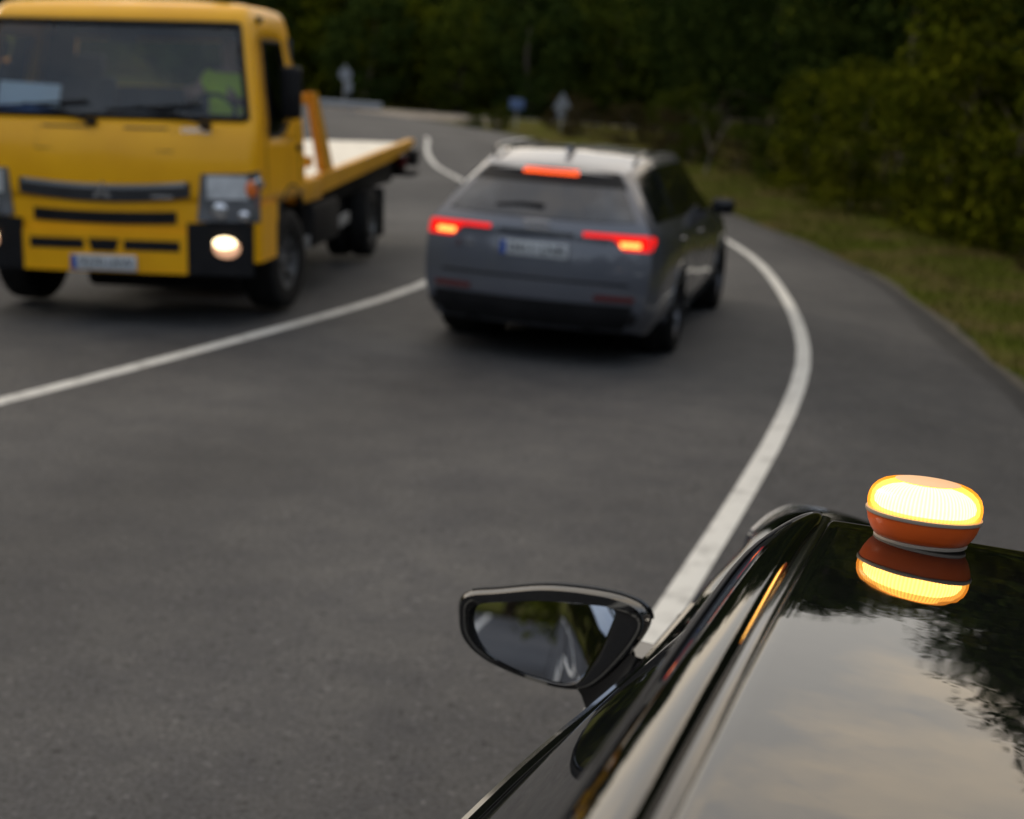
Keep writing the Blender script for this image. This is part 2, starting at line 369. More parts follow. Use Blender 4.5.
def grid_normals(P, outward_from):
    du = np.gradient(P, axis=0); dv = np.gradient(P, axis=1); n = np.cross(du, dv)
    n /= np.linalg.norm(n, axis=2, keepdims=True) + 1e-9
    s = np.sign(np.sum(n * (P - np.asarray(outward_from)), axis=2, keepdims=True)); s[s == 0] = 1
    return n * s
def mirx(P):
    Q = np.array(P, float).copy(); Q[..., 0] *= -1; return Q

def copy_tree(o, parent=None):
    c = o.copy(); col.objects.link(c); c.parent = parent
    for ch in list(o.children): copy_tree(ch, c)
    return c

# ------------------------------------------------------------------ the road and the ground
def smooth_line(pts, step=1.0):
    P = [np.array(p, float) for p in pts]; out = []
    for i in range(len(P) - 1):
        n = max(2, int(np.linalg.norm(P[i + 1] - P[i]) / step))
        for k in range(n): out.append(cr_eval(P, i + k / n))
    out.append(P[-1]); return np.array(out)
def unkink(L, n=7):
    K_ = np.pad(L, ((n, n), (0, 0)), 'edge'); return np.stack([np.convolve(K_[:, k], np.ones(2 * n + 1) / (2 * n + 1), 'valid') for k in (0, 1)], 1)
RIGHT = smooth_line([(-11.2, -32), (-6.7, -17), (-2.3, -4), (.54, 5.25), (1.041, 6.956), (1.552, 8.71), (2.10, 10.86), (2.42, 12.46), (2.665, 14.31), (2.87, 16.63), (3.01, 19.7), (2.87, 22.25), (2.5, 26), (1.9, 31), (1.2, 37), (.6, 44), (-.4, 53), (-2.2, 61), (-6.2, 71), (-14, 84), (-30, 100), (-60, 118)])
LEFT = smooth_line([(-15.5, -30), (-11.0, -15.5), (-6.4, -2), (-3.75, 6.5), (-3.0, 8.56), (-2.27, 10.59), (-.97, 14.7), (-.50, 18.5), (-.42, 22), (-.60, 25.5), (-1.30, 30.3), (-2.02, 34.0), (-2.50, 38), (-2.93, 43), (-3.45, 50), (-5.0, 58), (-9.0, 68), (-17, 80), (-32, 95), (-62, 112)])
RIGHT = unkink(RIGHT, 1); LEFT = unkink(LEFT, 1)
def offset(line, d):
    T = np.gradient(line, axis=0); T /= np.linalg.norm(T, axis=1, keepdims=True)
    return line + np.stack([T[:, 1], -T[:, 0]], 1) * (d[:, None] if hasattr(d, '__len__') else d)
CAMBER_L, CAMBER_R = .042, .060           # fall of the road towards its left edge and of the shoulder
def samp(L, f):
    x = f * (len(L) - 1); i = min(int(x), len(L) - 2); return L[i] * (1 - (x - i)) + L[i + 1] * (x - i)
def sheet(name, cols, m, n=260):
    """cols: list of (polyline, z array or number), swept as one sheet"""
    g = []
    for f in np.linspace(0, 1, n):
        g.append([(*samp(L, f), float(samp(z, f)) if hasattr(z, '__len__') else z) for L, z in cols])
    o = MB().grid(g).build(name, m, smooth=60); tag(o, kind='structure'); return o
wide = np.interp(RIGHT[:, 1], [-32, -4, 4, 9, 14, 25, 45, 120], [3.2, 3.0, 2.4, 2.0, 1.58, 1.42, 1.2, 1.0])
lw = np.interp(LEFT[:, 1], [-32, 15, 35, 55, 75, 120], [5.2, 5.4, 5.6, 8.0, 7.5, 6.5])
EDGE = offset(RIGHT, wide); LEDGE = offset(LEFT, -lw)
zl = -CAMBER_L * np.minimum(lw, 5)
road_cols = [(LEDGE, zl, -5.4), (offset(LEFT, -lw * .72), zl * .72, -3.9), (offset(LEFT, -lw * .45), zl * .45, -2.4), (offset(LEFT, -lw * .2), zl * .2, -1.1), (LEFT, 0, 0), (offset(LEFT, 1.0), 0, 1.0), (offset(LEFT, 2.0), 0, 2.0), (offset(RIGHT, -1.0), 0, 2.95), (RIGHT, 0, 3.95), (offset(RIGHT, wide * .5), -CAMBER_R * .5 * wide, 4.8), (EDGE, -CAMBER_R * wide, 5.7)]
road_o = sheet('road', [(a, b) for a, b, d in road_cols], 'asphalt')
ra = road_o.data.attributes.new('across', 'FLOAT', 'POINT'); ra.data.foreach_set('value', [d for _ in range(len(road_o.data.vertices) // len(road_cols)) for a, b, d in road_cols])
RV = RIGHT[RIGHT[:, 1] < 23.5]; LV = LEFT[LEFT[:, 1] < 50]
sheet('edge_line', [(offset(RV, -.058), .004), (offset(RV, .0), .004), (offset(RV, .058), .001)], 'line')
sheet('lane_line', [(offset(LV, -.062), .002), (LV, .004), (offset(LV, .062), .004)], 'line')
lipw = .15 + .05 * np.sin(RIGHT[:, 1] * 1.7) + .04 * np.sin(RIGHT[:, 1] * 4.1)
tar_shade_w = .24 + .06 * np.sin(RIGHT[:, 1] * .9 + 1)
sheet('road_edge', [(offset(RIGHT, wide - tar_shade_w), -CAMBER_R * (wide - tar_shade_w) + .004), (offset(RIGHT, wide), -CAMBER_R * wide + .004), (offset(RIGHT, wide + .05), -CAMBER_R * wide - .03)], 'tar_shade')
sheet('gravel_edge', [(offset(RIGHT, wide + .03), -CAMBER_R * wide - .018), (offset(RIGHT, wide + lipw), -CAMBER_R * wide - .02)], 'edge_gravel')

def edge_x(y, L=None):
    L = EDGE if L is None else L
    return float(np.interp(y, L[:, 1], L[:, 0]))
def ground_z(x, y):
    e = edge_x(y); l = edge_x(y, LEDGE); w = float(np.interp(y, RIGHT[:, 1], wide))
    z = -CAMBER_R * w - .035
    near = min(1, max(0, (74 - y) / 22))
    if x > e - .1:
        d = x - e; z += .015 * min(max(d, 0), 3) + (max(0, d - 4.0) * .10 + max(0, d - 9) * .22) * near
    elif x < l + .1:
        d = l - x; z = -.25 + (max(0, d - 2) * .10 + max(0, d - 9) * .22) * min(1, max(0, (84 - y) / 22))
    else:
        z = -.42
    f = max(0.0, y - 112 - .15 * abs(x + 5)); z += min(f * .2, 20) * min(1, f / 20)   # hillside closing the valley ahead
    z += .12 * math.sin(x * .21 + 1) * math.cos(y * .17) * min(1, max(0, abs(x - (e + l) / 2) - 10) / 6)
    return min(z, 70)
xs = np.concatenate([np.linspace(-700, -60, 18), np.linspace(-56, -14, 60), np.linspace(-13.5, 16, 119), np.linspace(16.6, 46, 50), np.linspace(52, 700, 18)])
ys = np.concatenate([np.linspace(-500, -40, 12), np.linspace(-36, 140, 118), np.linspace(146, 260, 24), np.linspace(290, 900, 12)])
G = [[(x, y, ground_z(x, y)) for x in xs] for y in ys]
ter = MB().grid(G).build('ground', 'verge', smooth=60); tag(ter, kind='structure')

# trodden gravel beyond the bend
gv = [[(x, y + .4 * math.sin(x * .9), ground_z(x, y) * 0 - .03 + .05 * math.sin(x * .6) * math.sin(y * .7) * 0) for x in np.linspace(-13, 17, 40)] for y in np.linspace(71, 84.5, 10)]
gvo = MB().grid(gv).build('gravel_path', 'dirt', smooth=60); tag(gvo, kind='structure')

# ------------------------------------------------------------------ grey estate car
def wheel(parent, x, y, r, w, side, spokes=10, rimmat='rim_grey', rim_r=.70, name='wheel'):
    """axis along local x; outer face towards side (+1/-1)"""
    hub = MB(); rr = r * rim_r
    hub.lathe([(rr, -w * .46), (rr, w * .40), (rr * .95, w * .40), (rr * .90, w * .15), (.05, w * .10)], 32, 'X')
    hub.lathe([(.001, w * .28), (.055, w * .28), (.07, w * .16), (.07, w * .05)], 16, 'X')
    for k in range(spokes):
        t = 2 * math.pi * k / spokes; c, s = math.cos(t), math.sin(t); tn = (-s, c)
        p = lambda rad, wd, dx: (dx, c * rad + tn[0] * wd, s * rad + tn[1] * wd)
        v = [p(.05, -.022, w * .17), p(.05, .022, w * .17), p(rr * .94, .016, w * .36), p(rr * .94, -.016, w * .36),
             p(.05, -.026, w * .05), p(.05, .026, w * .05), p(rr * .94, .02, w * .2), p(rr * .94, -.02, w * .2)]
        hub.add(v, [(0, 1, 2, 3), (4, 7, 6, 5), (0, 4, 5, 1), (1, 5, 6, 2), (2, 6, 7, 3), (3, 7, 4, 0)])
    o = hub.build(name, rimmat, parent); o.location = (x, y, r)
    if side < 0: o.rotation_euler = (0, 0, math.pi)
    t = MB(); h = w / 2
    t.lathe([(rr * .99, -h * .92), (rr + (r - rr) * .35, -h), (r - .03, -h * .97), (r - .006, -h * .82), (r, -h * .5), (r, h * .5), (r - .006, h * .82), (r - .03, h * .97), (rr + (r - rr) * .35, h), (rr * .99, h * .92), (rr * .99, -h * .92)], 40, 'X')
    t.build('tyre', 'rubber', o)
    return o

GY = empty('estate_car', (.35, 12.14, 0), R(-13.9), label='grey estate car braking in the lane with its red tail lights lit', cat='car')
# control net, ring: sill, low side, mid, shoulder, belt, rail, roof edge, centre ; stations rear -> front (local y forward, 0 = rear axle)
def st(xs_, ys_, zs_): return [(a, b, c) for a, b, c in zip(xs_, ys_, zs_)]
net_pts = [
    st([.74, .82, .86, .85, .80, .56, .47, 0], [-.97, -1.03, -1.03, -1.00, -.95, -.66, -.63, -.60], [.27, .42, .66, .90, 1.06, 1.375, 1.405, 1.425]),
    st([.82, .90, .925, .905, .84, .60, .49, 0], [-.80, -.80, -.80, -.78, -.74, -.50, -.48, -.46], [.24, .40, .68, .92, 1.07, 1.405, 1.44, 1.462]),
    st([.84, .93, .945, .925, .855, .625, .50, 0], [-.40, -.36, -.34, -.32, -.30, -.20, -.18, -.16], [.22, .40, .70, .93, 1.07, 1.438, 1.482, 1.508]),
    st([.85, .93, .945, .925, .86, .645, .515, 0], [.10, .10, .10, .10, .10, .15, .15, .15], [.21, .40, .70, .93, 1.06, 1.46, 1.51, 1.535]),
    st([.85, .905, .93, .915, .86, .66, .53, 0], [.9] * 8, [.2, .38, .68, .91, 1.04, 1.465, 1.515, 1.545]),
    st([.85, .905, .93, .91, .86, .655, .53, 0], [1.5, 1.5, 1.5, 1.5, 1.55, 1.45, 1.45, 1.5], [.2, .38, .68, .90, 1.02, 1.44, 1.495, 1.53]),
    st([.85, .91, .93, .91, .86, .66, .54, 0], [2.1, 2.1, 2.1, 2.1, 2.15, 1.85, 1.84, 1.9], [.2, .38, .68, .89, 1.0, 1.30, 1.36, 1.41]),
    st([.85, .92, .935, .91, .85, .74, .55, 0], [2.5, 2.5, 2.5, 2.5, 2.55, 2.45, 2.45, 2.5], [.2, .38, .68, .88, .975, 1.04, 1.06, 1.08]),
    st([.84, .92, .93, .90, .83, .70, .5, 0], [3.0, 3.0, 3.0, 3.0, 3.0, 3.0, 3.0, 3.05], [.2, .36, .66, .84, .92, .965, .985, 1.0]),
    st([.78, .84, .85, .82, .76, .62, .45, 0], [3.45, 3.5, 3.5, 3.45, 3.42, 3.45, 3.5, 3.55], [.2, .34, .6, .76, .82, .86, .875, .885]),
    st([.66, .70, .70, .68, .62, .52, .38, 0], [3.6, 3.68, 3.7, 3.66, 3.6, 3.62, 3.66, 3.7], [.22, .34, .56, .68, .72, .74, .75, .76]),
]
net = Net(net_pts)
def tailgate(a, t, u=0):
    """rear face: a in -1..1 across, t = ring parameter"""
    p = cr_eval(net.P[u], t); q = cr_eval(net.P[u], 7)
    t2 = min(max((t - 4) / 2.2, 0), 1)
    zc = p[2] + (q[2] - cr_eval(net.P[u], 6)[2]) * t2 ** 4 * (1 - a * a)
    bulge = (.11 * (1 - abs(a) ** 2.4)) * (1 - .45 * t2)
    return np.array([p[0] * a, p[1] - bulge, zc])
def tail_grid(a0, a1, t0, t1, na, nt, off=0.0, tf=None):
    P = np.array([[tailgate(a, t) for t in (np.linspace(t0, t1, nt) if tf is None else np.linspace(*tf(a), nt))] for a in np.linspace(a0, a1, na)])
    N = grid_normals(P, (0, 1.0, .8)); return P + N * off, N
Gs = net.grid(0, 10, 0, 7, 150, 70)
body = MB()
def in_arch(p): return abs(p[0]) > .55 and p[2] < .75 and any(math.hypot(p[1] - wy, p[2] - .34) < .385 for wy in (0, 2.75))
for Q in (Gs, mirx(Gs)):
    a_, b_ = Q.shape[:2]; vv = Q.reshape(-1, 3)
    body.add(vv, [q for i in range(a_ - 1) for j in range(b_ - 1) for q in [(i * b_ + j, i * b_ + j + 1, (i + 1) * b_ + j + 1, (i + 1) * b_ + j)] if not in_arch(vv[list(q)].mean(0))])
Tg, _ = tail_grid(-1, 1, 0, 6.3, 41, 40); body.grid(Tg)
fr_g = [[(p[0] * a, p[1] + .05 * (1 - a * a), p[2]) for p in [cr_eval(net.P[10], t) for t in np.linspace(0, 6.5, 14)]] for a in np.linspace(-1, 1, 13)]
body.grid(fr_g)
bo = body.build('body', 'grey_paint', GY, smooth=50, merge=.004)
for wy in (0, 2.75):
    for sx in (-1, 1):
        arc = []
        for t in np.linspace(R(-6), R(186), 26):
            yy, zz = wy + .385 * math.cos(t), .34 + .385 * math.sin(t)
            k_ = int(np.argmin(np.hypot(Gs[:, :, 1] - yy, Gs[:, :, 2] - zz))); g_ = Gs.reshape(-1, 3)[k_]; arc.append((sx * (g_[0] - .012), yy, zz))
        MB().tube(arc, .026, 8).build('wheel_arch', 'grey_paint', GY)
        MB().lathe([(.40, sx * .52), (.40, sx * .84)], 32, 'X', (0, wy, .34)).build('wheel_well', 'chassis', GY)
MB().box((0, 1.32, .34), (1.36, 4.2, .26), bev=.04).build('underbody', 'chassis', GY)
for wy in (0, 2.75):
    for sx in (-1, 1): wheel(GY, sx * .825, wy, .34, .27, sx)
# glazing
P, N = tail_grid(-.91, .91, 4.05, 5.25, 25, 8, tf=lambda a: (4.02 + .10 * abs(a) ** 4, 4.72)); MB().slab(P, N, .006).build('rear_window', 'rear_glass', GY)
P, N = tail_grid(-.95, .95, 4.71, 5.62, 25, 10); MB().slab(P, N, .004).build('window_header', 'black_plastic', GY)
sp = [[(p[0] * .96 * a, p[1] - (.11 * (1 - abs(a) ** 2.4)) * .6 - d * (1 - .25 * a * a), p[2] + dz - .012 * a * a) for a in np.linspace(-1, 1, 17)] for p, d, dz in
      [(cr_eval(net.P[0], 6.0), -.10, .016), (cr_eval(net.P[0], 5.95), .02, .012), (cr_eval(net.P[0], 5.9), .06, .002), (cr_eval(net.P[0], 5.85), .055, -.012), (cr_eval(net.P[0], 5.8), -.04, -.012)]]
MB().grid(sp).build('roof_spoiler', 'grey_paint', GY)
ctr = np.array((0, 1.0, .8))
def side_panel(name, u0, u1, t0, t1, m, thick=.005, nu=12, nt=8, both=True, tf=None):
    P = net.grid(u0, u1, t0, t1, nu, nt, tf)
    for Q in ((P, mirx(P)) if both else (P,)):
        N = grid_normals(Q, (0, Q[:, :, 1].mean(), .7)); MB().slab(Q, N, thick).build(name, m, GY)
side_panel('window_surround', .75, 6.35, 4.04, 4.94, 'black_gloss', .003, 40, 8, tf=lambda f: (4.03, 4.95 - .0 * f))
side_panel('side_window', .95, 2.55, 4.12, 4.88, 'dark_glass', .006, tf=lambda f: (4.10 + .25 * (1 - min(1, f * 2.2)) ** 2, 4.88))
side_panel('side_window', 2.65, 3.95, 4.10, 4.88, 'dark_glass', .006)
side_panel('side_window', 4.03, 6.1, 4.10, 4.88, 'dark_glass', .006)
P = net.grid(5.35, 6.9, 5.25, 7, 8, 8); P2 = np.concatenate([P, mirx(P)[:, ::-1][:, 1:]], axis=1); N = grid_normals(P2, (0, 1, .5)); MB().slab(P2, N, .005).build('windscreen', 'dark_glass', GY)
# roof rails, antenna, wiper
for sx in (-1, 1):
    pts = [(sx * x, y, z) for x, y, z in [(.555, -.34, 1.475), (.565, -.24, 1.525), (.575, 0, 1.543), (.59, .6, 1.552), (.595, 1.1, 1.54), (.595, 1.3, 1.52), (.59, 1.38, 1.49)]]
    MB().tube([cr_eval(np.array(pts), u) for u in np.linspace(0, 6, 25)], .016, 8).build('roof_rail', 'black_gloss', GY)
MB().prism([(-.22, 1.52), (-.21, 1.575), (-.17, 1.578), (-.02, 1.535), (.0, 1.52)], -.018, .018, 'X').build('antenna_fin', 'grey_paint', GY)
MB().tube([tailgate(.02, 4.3) + (0, -.02, 0), tailgate(-.2, 4.32) + (0, -.022, 0), tailgate(-.46, 4.26) + (0, -.02, 0)], [.02, .011, .008], 8).build('rear_wiper', 'black_plastic', GY)
# lamps
def tail_lamp(s):
    a = lambda v: sorted((s * v[0], s * v[1]))
    P, N = tail_grid(*a((.42, .985)), 3.12, 3.5, 20, 6, tf=lambda q: (3.42 - .50 * min(1, max(0, (abs(q) - .68) / .08)), 3.64)); lamp = MB().slab(P, N, .010).build('tail_light', 'tail_red', GY)
    P, N = tail_grid(*a((.74, .91)), 3.02, 3.26, 8, 6, .012); MB().slab(P, N, .006).build('lamp_core', 'tail_on', lamp)
    P = net.grid(0, .36, 2.95, 3.62, 6, 6, lambda f: (2.95 + .3 * f, 3.62 - .1 * f)); P = P if s > 0 else mirx(P); N = grid_normals(P, (0, 0, .8)); MB().slab(P, N, .008).build('lamp_wrap', 'tail_red', lamp)
tail_lamp(1); tail_lamp(-1)
P, N = tail_grid(-.38, .38, 4.97, 5.20, 12, 4, .010); MB().slab(P, N, .01).build('stop_light', 'stop_red', GY)
# tailgate crease, plate recess, plate, badge, bumper detail
P, N = tail_grid(-.335, .335, 3.36, 3.56, 12, 4, .001); MB().slab(P, N, .004).build('tailgate_shadow_gap', 'black_gloss', GY)
P, N = tail_grid(-.83, .83, 1.86, 1.92, 24, 3, .001); MB().slab(P, N, .003).build('tailgate_gap', 'black_plastic', GY)
def plate_on(parent, c, rot, txt, w=.52, h=.11):
    pl = MB().box((0, 0, 0), (w, .012, h), bev=.004).build('number_plate', 'plate', parent); pl.location = c; pl.rotation_euler = rot
    MB().box((-w / 2 + .027, -.007, 0), (.046, .004, h - .01)).build('country_strip', 'plate_blue', pl)
    text_mesh('plate_lettering', txt, .098, 'ink', pl, (.024, -.0075, 0), (math.pi / 2, 0, 0), width=.42)
    return pl
pc = tailgate(0, 2.74); plate_on(GY, (-.0, pc[1] - .016, pc[2] + .0), (R(2), 0, 0), '0411 LNR')
ec = tailgate(0, 3.80)
em = MB()
for k in range(4):
    ring = [(ec[0] + (k - 1.5) * .045 + .03 * math.cos(t), ec[1] - .012, ec[2] + .03 * math.sin(t)) for t in np.linspace(0, 2 * math.pi, 25)]
    em.tube(ring, .0055, 6, False)
em.build('emblem', 'silver', GY)
bc = tailgate(-.62, 2.72)
text_mesh('badge', 'RS4', .055, 'silver', GY, (bc[0] + .02, bc[1] - .006, bc[2]), (math.pi / 2, 0, R(-8)), .003)
MB().prism([(bc[0] - .075, bc[2] - .02), (bc[0] - .06, bc[2] - .02), (bc[0] - .045, bc[2] + .02), (bc[0] - .06, bc[2] + .02)], bc[1] - .012, bc[1] - .003).build('badge_mark', 'red_reflector', GY)
P, N = tail_grid(-.90, .90, .22, 1.28, 24, 8, .004); MB().slab(P, N, .02).build('diffuser', 'black_plastic', GY)
for s in (-1, 1):
    P, N = tail_grid(*sorted((s * .56, s * .90)), 1.40, 1.55, 8, 3, .004); MB().slab(P, N, .006).build('reflector', 'red_reflector', GY)
    P, N = tail_grid(*sorted((s * .72, s * .97)), .55, 1.02, 6, 5, .006); MB().slab(P, N, .012).build('bumper_vent', 'black_gloss', GY)
    ex = tailgate(s * .58, .35)
    MB().lathe([(.05, .12), (.055, -.02), (.046, -.025), (.044, .1)], 24, 'Y', (ex[0], ex[1] + .0, ex[2] - .01)).build('exhaust_pipe', 'chassis', GY)
    mh = MB().box((0, 0, 0), (.21, .10, .14), bev=.045, seg=3).build('door_mirror', 'black_plastic', GY); mh.location = (s * 1.0, 1.98, 1.05)
    MB().box((0, -.052, 0), (.17, .006, .105), bev=.002).build('mirror_glass', 'dark_glass', mh)
    MB().box((-s * .10, .01, -.05), (.12, .05, .03), bev=.01).build('mirror_foot', 'black_plastic', mh)
    for uu in (2.95, 4.5):
        p = net.at(uu, 3.05); h = MB().box((0, 0, 0), (.03, .2, .028), bev=.012).build('door_handle', 'grey_paint', GY); h.location = (s * (p[0] + .012), p[1], p[2] - .03)
    for u_ in (2.62, 3.99):
        P = net.grid(u_, u_ + .022, .6, 4.0, 2, 16); P = P if s > 0 else mirx(P); MB().slab(P, grid_normals(P, (0, P[:, :, 1].mean(), .7)), .002).build('door_gap', 'black_plastic', GY)

# ------------------------------------------------------------------ yellow flatbed tow truck (local x = image right, y away from camera, z up)
TK = empty('tow_truck', (-3.125, 12.78, 0), R(-5.0), label='yellow flatbed tow truck coming round the bend with its running lights on', cat='truck')
ZL = [.93, 1.02, 1.12, 1.24, 1.36, 1.46, 1.52, 1.59, 1.70, 1.82, 1.95, 2.08, 2.20, 2.31, 2.36, 2.41, 2.45, 2.475]
YF = lambda z: float(np.interp(z, [.93, 1.15, 1.3, 1.45, 1.58, 1.95, 2.31, 2.37, 2.42, 2.45, 2.475], [-1.14, -1.15, -1.145, -1.115, -1.06, -.945, -.82, -.78, -.73, -.67, -.56]))
WW = lambda z: float(np.interp(z, [.93, 1.2, 1.58, 2.31, 2.38, 2.43, 2.46, 2.475], [1.2, 1.2, 1.175, 1.045, 1.03, 1.01, .975, .91]))
YB = lambda z: float(np.interp(z, [.93, 1.6, 2.3, 2.42, 2.475], [.46, .46, .46, .42, .30]))
RC = .10
def outline(s, z):
    w, yf, yb = WW(z), YF(z), YB(z); bul = .055
    xin = w - RC
    f = lambda x: yf + bul * (x / xin) ** 2
    if s <= 1: return np.array([xin * s, f(xin * s), z])
    if s <= 2:
        t = (s - 1) * math.pi / 2; y0 = f(xin)
        return np.array([xin + RC * math.sin(t), y0 + RC * (1 - math.cos(t)), z])
    ys_ = f(xin) + RC
    if s <= 3: return np.array([w, ys_ + (yb - ys_) * (s - 2), z])
    return np.array([w * (4 - s), yb, z])
SL = [0, .2, .4, .6, .8, 1.0, 1.2, 1.4, 1.6, 1.8, 2.0, 2.2, 2.3, 2.45, 2.6, 2.73, 2.85, 3.0, 3.25, 3.6, 4.0]
cab = MB()
for sgn in (1, -1):
    for i in range(len(SL) - 1):
        for j in range(len(ZL) - 1):
            s0, s1, z0, z1 = SL[i], SL[i + 1], ZL[j], ZL[j + 1]
            if s1 <= 1.2 and z0 >= 1.58 and z1 <= 2.32: continue                 # windscreen opening
            if s0 >= 2.2 and s1 <= 2.731 and z0 >= 1.45 and z1 <= 2.21: continue  # door window opening
            if s0 >= 3.0 and s1 <= 4 and s0 >= 3.25 and z0 >= 1.81 and z1 <= 2.21: continue  # rear window
            q = [outline(a, b) * (sgn, 1, 1) for a, b in ((s0, z0), (s1, z0), (s1, z1), (s0, z1))]
            cab.add(q, [(0, 1, 2, 3)])
    top = [outline(s, 2.475) * (sgn, 1, 1) for s in np.linspace(0, 4, 33)]
    cc = np.array((0, -.1, 2.515)); mid_ = [t * .5 + cc * .5 + (0, 0, .012) for t in top]
    cab.grid([top, mid_]).grid([mid_, [cc] * len(top)])
cab_o = cab.build('cab', 'yellow', TK, smooth=35, merge=.003)
sol = cab_o.modifiers.new('solid', 'SOLIDIFY'); sol.thickness = .03; sol.offset = -1
def cab_patch(s0, s1, z0, z1, ns, nz, sgn=0, zf=None):
    S = np.linspace(-s1, s1, ns) if sgn == 0 else np.linspace(s0, s1, ns)
    P = np.array([[outline(abs(s), z) * ((1 if s >= 0 else -1) * (sgn or 1), 1, 1) for z in (np.linspace(z0, z1, nz) if zf is None else np.linspace(*zf(s), nz))] for s in S])
    return P, grid_normals(P, (0, -.2, P[:, :, 2].mean()))
def panel(name, m, s0, s1, z0, z1, th, ns=12, nz=6, sgn=0, parent=None, zf=None, off=0):
    P, N = cab_patch(s0, s1, z0, z1, ns, nz, sgn, zf); return MB().slab(P + N * off, N, th).build(name, m, parent or TK)
P, N = cab_patch(0, 1.2, 1.585, 2.315, 25, 10); MB().grid(P - N * .008).build('windscreen', 'glass_clear', TK)
ws = []
for s in np.linspace(-1.2, 1.2, 25): ws.append(outline(abs(s), 1.595) * (1 if s >= 0 else -1, 1, 1))
for z in np.linspace(1.66, 2.25, 8): ws.append(outline(1.2, z))
for s in np.linspace(1.2, -1.2, 25): ws.append(outline(abs(s), 2.305) * (1 if s >= 0 else -1, 1, 1))
for z in np.linspace(2.25, 1.66, 8): ws.append(outline(1.2, z) * (-1, 1, 1))
ws.append(ws[0])
MB().tube([p + np.array((0, -.004, 0)) for p in ws], .022, 8, False).build('windscreen_seal', 'black_plastic', TK)
for sgn in (1, -1):
    P, N = cab_patch(2.2, 2.73, 1.46, 2.20, 8, 8, sgn); MB().grid(P - N * .008).build('door_window', 'glass_tint', TK)
    sq = [(2.2, 1.46), (2.45, 1.46), (2.62, 1.5), (2.73, 1.72), (2.73, 2.0), (2.72, 2.2), (2.45, 2.2), (2.22, 2.2), (2.2, 1.8), (2.2, 1.46)]
    MB().tube([outline(a, b) * (sgn, 1, 1) for a, b in sq], .016, 6, False).build('window_seal', 'black_plastic', TK)
    tri = np.array([outline(a, b) * (sgn, 1, 1) for a, b in ((2.50, 1.44), (2.62, 1.53), (2.70, 1.66), (2.75, 1.84), (2.78, 1.44))]); 
    MB().add(list(tri + (sgn * .018, 0, 0)) + list(tri - (sgn * .02, 0, 0)), [(0, 1, 2, 3, 4), (9, 8, 7, 6, 5)] + [(i, (i + 1) % 5, (i + 1) % 5 + 5, i + 5) for i in range(5)]).build('door_quarter', 'yellow', TK)
    for sv in (2.13, 2.86):
        P, N = cab_patch(sv, sv + .012, 1.04, 2.26, 2, 14, sgn); MB().slab(P, N, .002).build('door_gap', 'black_plastic', TK)
    # lower corner forward of the wheel, with arch
    arc = [(.52 * math.cos(t), .42 + .56 * math.sin(t)) for t in np.linspace(R(150), R(178), 7)]
    front = [(-1.02, .93), (-1.02, .52)]
    poly = [(-.46, .935)] + [(a, b) for a, b in [(-.47, .80), (-.52, .66), (-.55, .52)]] + [(-1.0, .50), (-1.02, .60), (-1.03, .935)]
    MB().prism(poly, sgn * 1.10, sgn * 1.197, 'X').build('front_wing', 'yellow', TK)
    lip_ = [(sgn * 1.17, .56 * math.cos(t), .44 + .60 * math.sin(t)) for t in np.linspace(R(14), R(172), 22)]
    MB().tube(lip_, .035, 8).build('wheel_arch', 'black_plastic', TK)
    # door handle
    MB().box((0, 0, 0), (.03, .13, .045), bev=.012).build('door_handle', 'black_plastic', TK).location = (sgn * 1.2, .25, 1.34)
    # mirrors
    mm = MB().box((0, 0, 0), (.17, .11, .42), bev=.035, seg=3).build('door_mirror', 'black_plastic', TK); mm.location = (sgn * 1.25, -.22, 1.80)
    MB().tube([(-sgn * .16, -.12, -.30), (-sgn * .03, -.02, -.27), (0, 0, -.2)], .016, 8).build('mirror_arm', 'black_plastic', mm)
    MB().box((0, .057, 0), (.13, .006, .39)).build('mirror_glass', 'mirror', mm)
    MB().box((0, 0, 0), (.05, .06, .05), bev=.012).build('roof_marker', 'black_plastic', TK).location = (sgn * 1.05, -.45, 2.36)
# front lower body
front_y = lambda x: YF(1.0) + .055 * (x / 1.05) ** 2
def fplate(poly, d, th=.10):
    """polygon (x,z) laid on the curved lower front, sticking d proud"""
    return poly
def curved(name, m, outline_top, outline_bot, x0, x1, d, n=16, parent=None, depth=.08, taper=0.0):
    """panel between z curves, following the front bulge, d in front of the front plane"""
    X = np.linspace(x0, x1, n); A = np.array([[(x * (1 - taper * (1 - k)), front_y(x) - d, (1 - k) * outline_bot(x) + k * outline_top(x)) for k in np.linspace(0, 1, 5)] for x in X])
    B = A + (0, depth, 0); mb = MB(); mb.slab(B, np.tile(np.array((0, -1.0, 0)), A.shape[:2] + (1,)), depth)
    return mb.build(name, m, parent or TK)
K = lambda c: (lambda x: c)
curved('front_face', 'yellow', K(.95), K(.70), -.78, .78, .0)
curved('bumper', 'yellow', lambda x: .715 - .0 * x, K(.40), -.76, .76, .035, depth=.10, taper=.10)
smile = lambda z, k: (lambda x: z + k * (abs(x) / .66) ** 2)
gr = curved('grille', 'grille', smile(1.075, .035), smile(.945, .045), -.68, .68, .022, depth=.03)
curved('grille_lip', 'steel', smile(1.078, .035), smile(1.045, .036), -.65, .65, .030, parent=gr, depth=.02)
curved('grille_slot', 'black_plastic', smile(.868, .02), smile(.775, .02), -.57, .57, .014, depth=.03)
em = MB()
for t in (90, 210, 330):
    a = R(t); c = (.042 * math.cos(a), .042 * math.sin(a)); u = (math.cos(a) * .042, math.sin(a) * .042); v = (-math.sin(a) * .025, math.cos(a) * .025)
    em.prism([(c[0] - u[0], 1.02 + c[1] - u[1]), (c[0] + v[0], 1.02 + c[1] + v[1]), (c[0] + u[0], 1.02 + c[1] + u[1]), (c[0] - v[0], 1.02 + c[1] - v[1])], YF(1) - .05, YF(1) - .03)
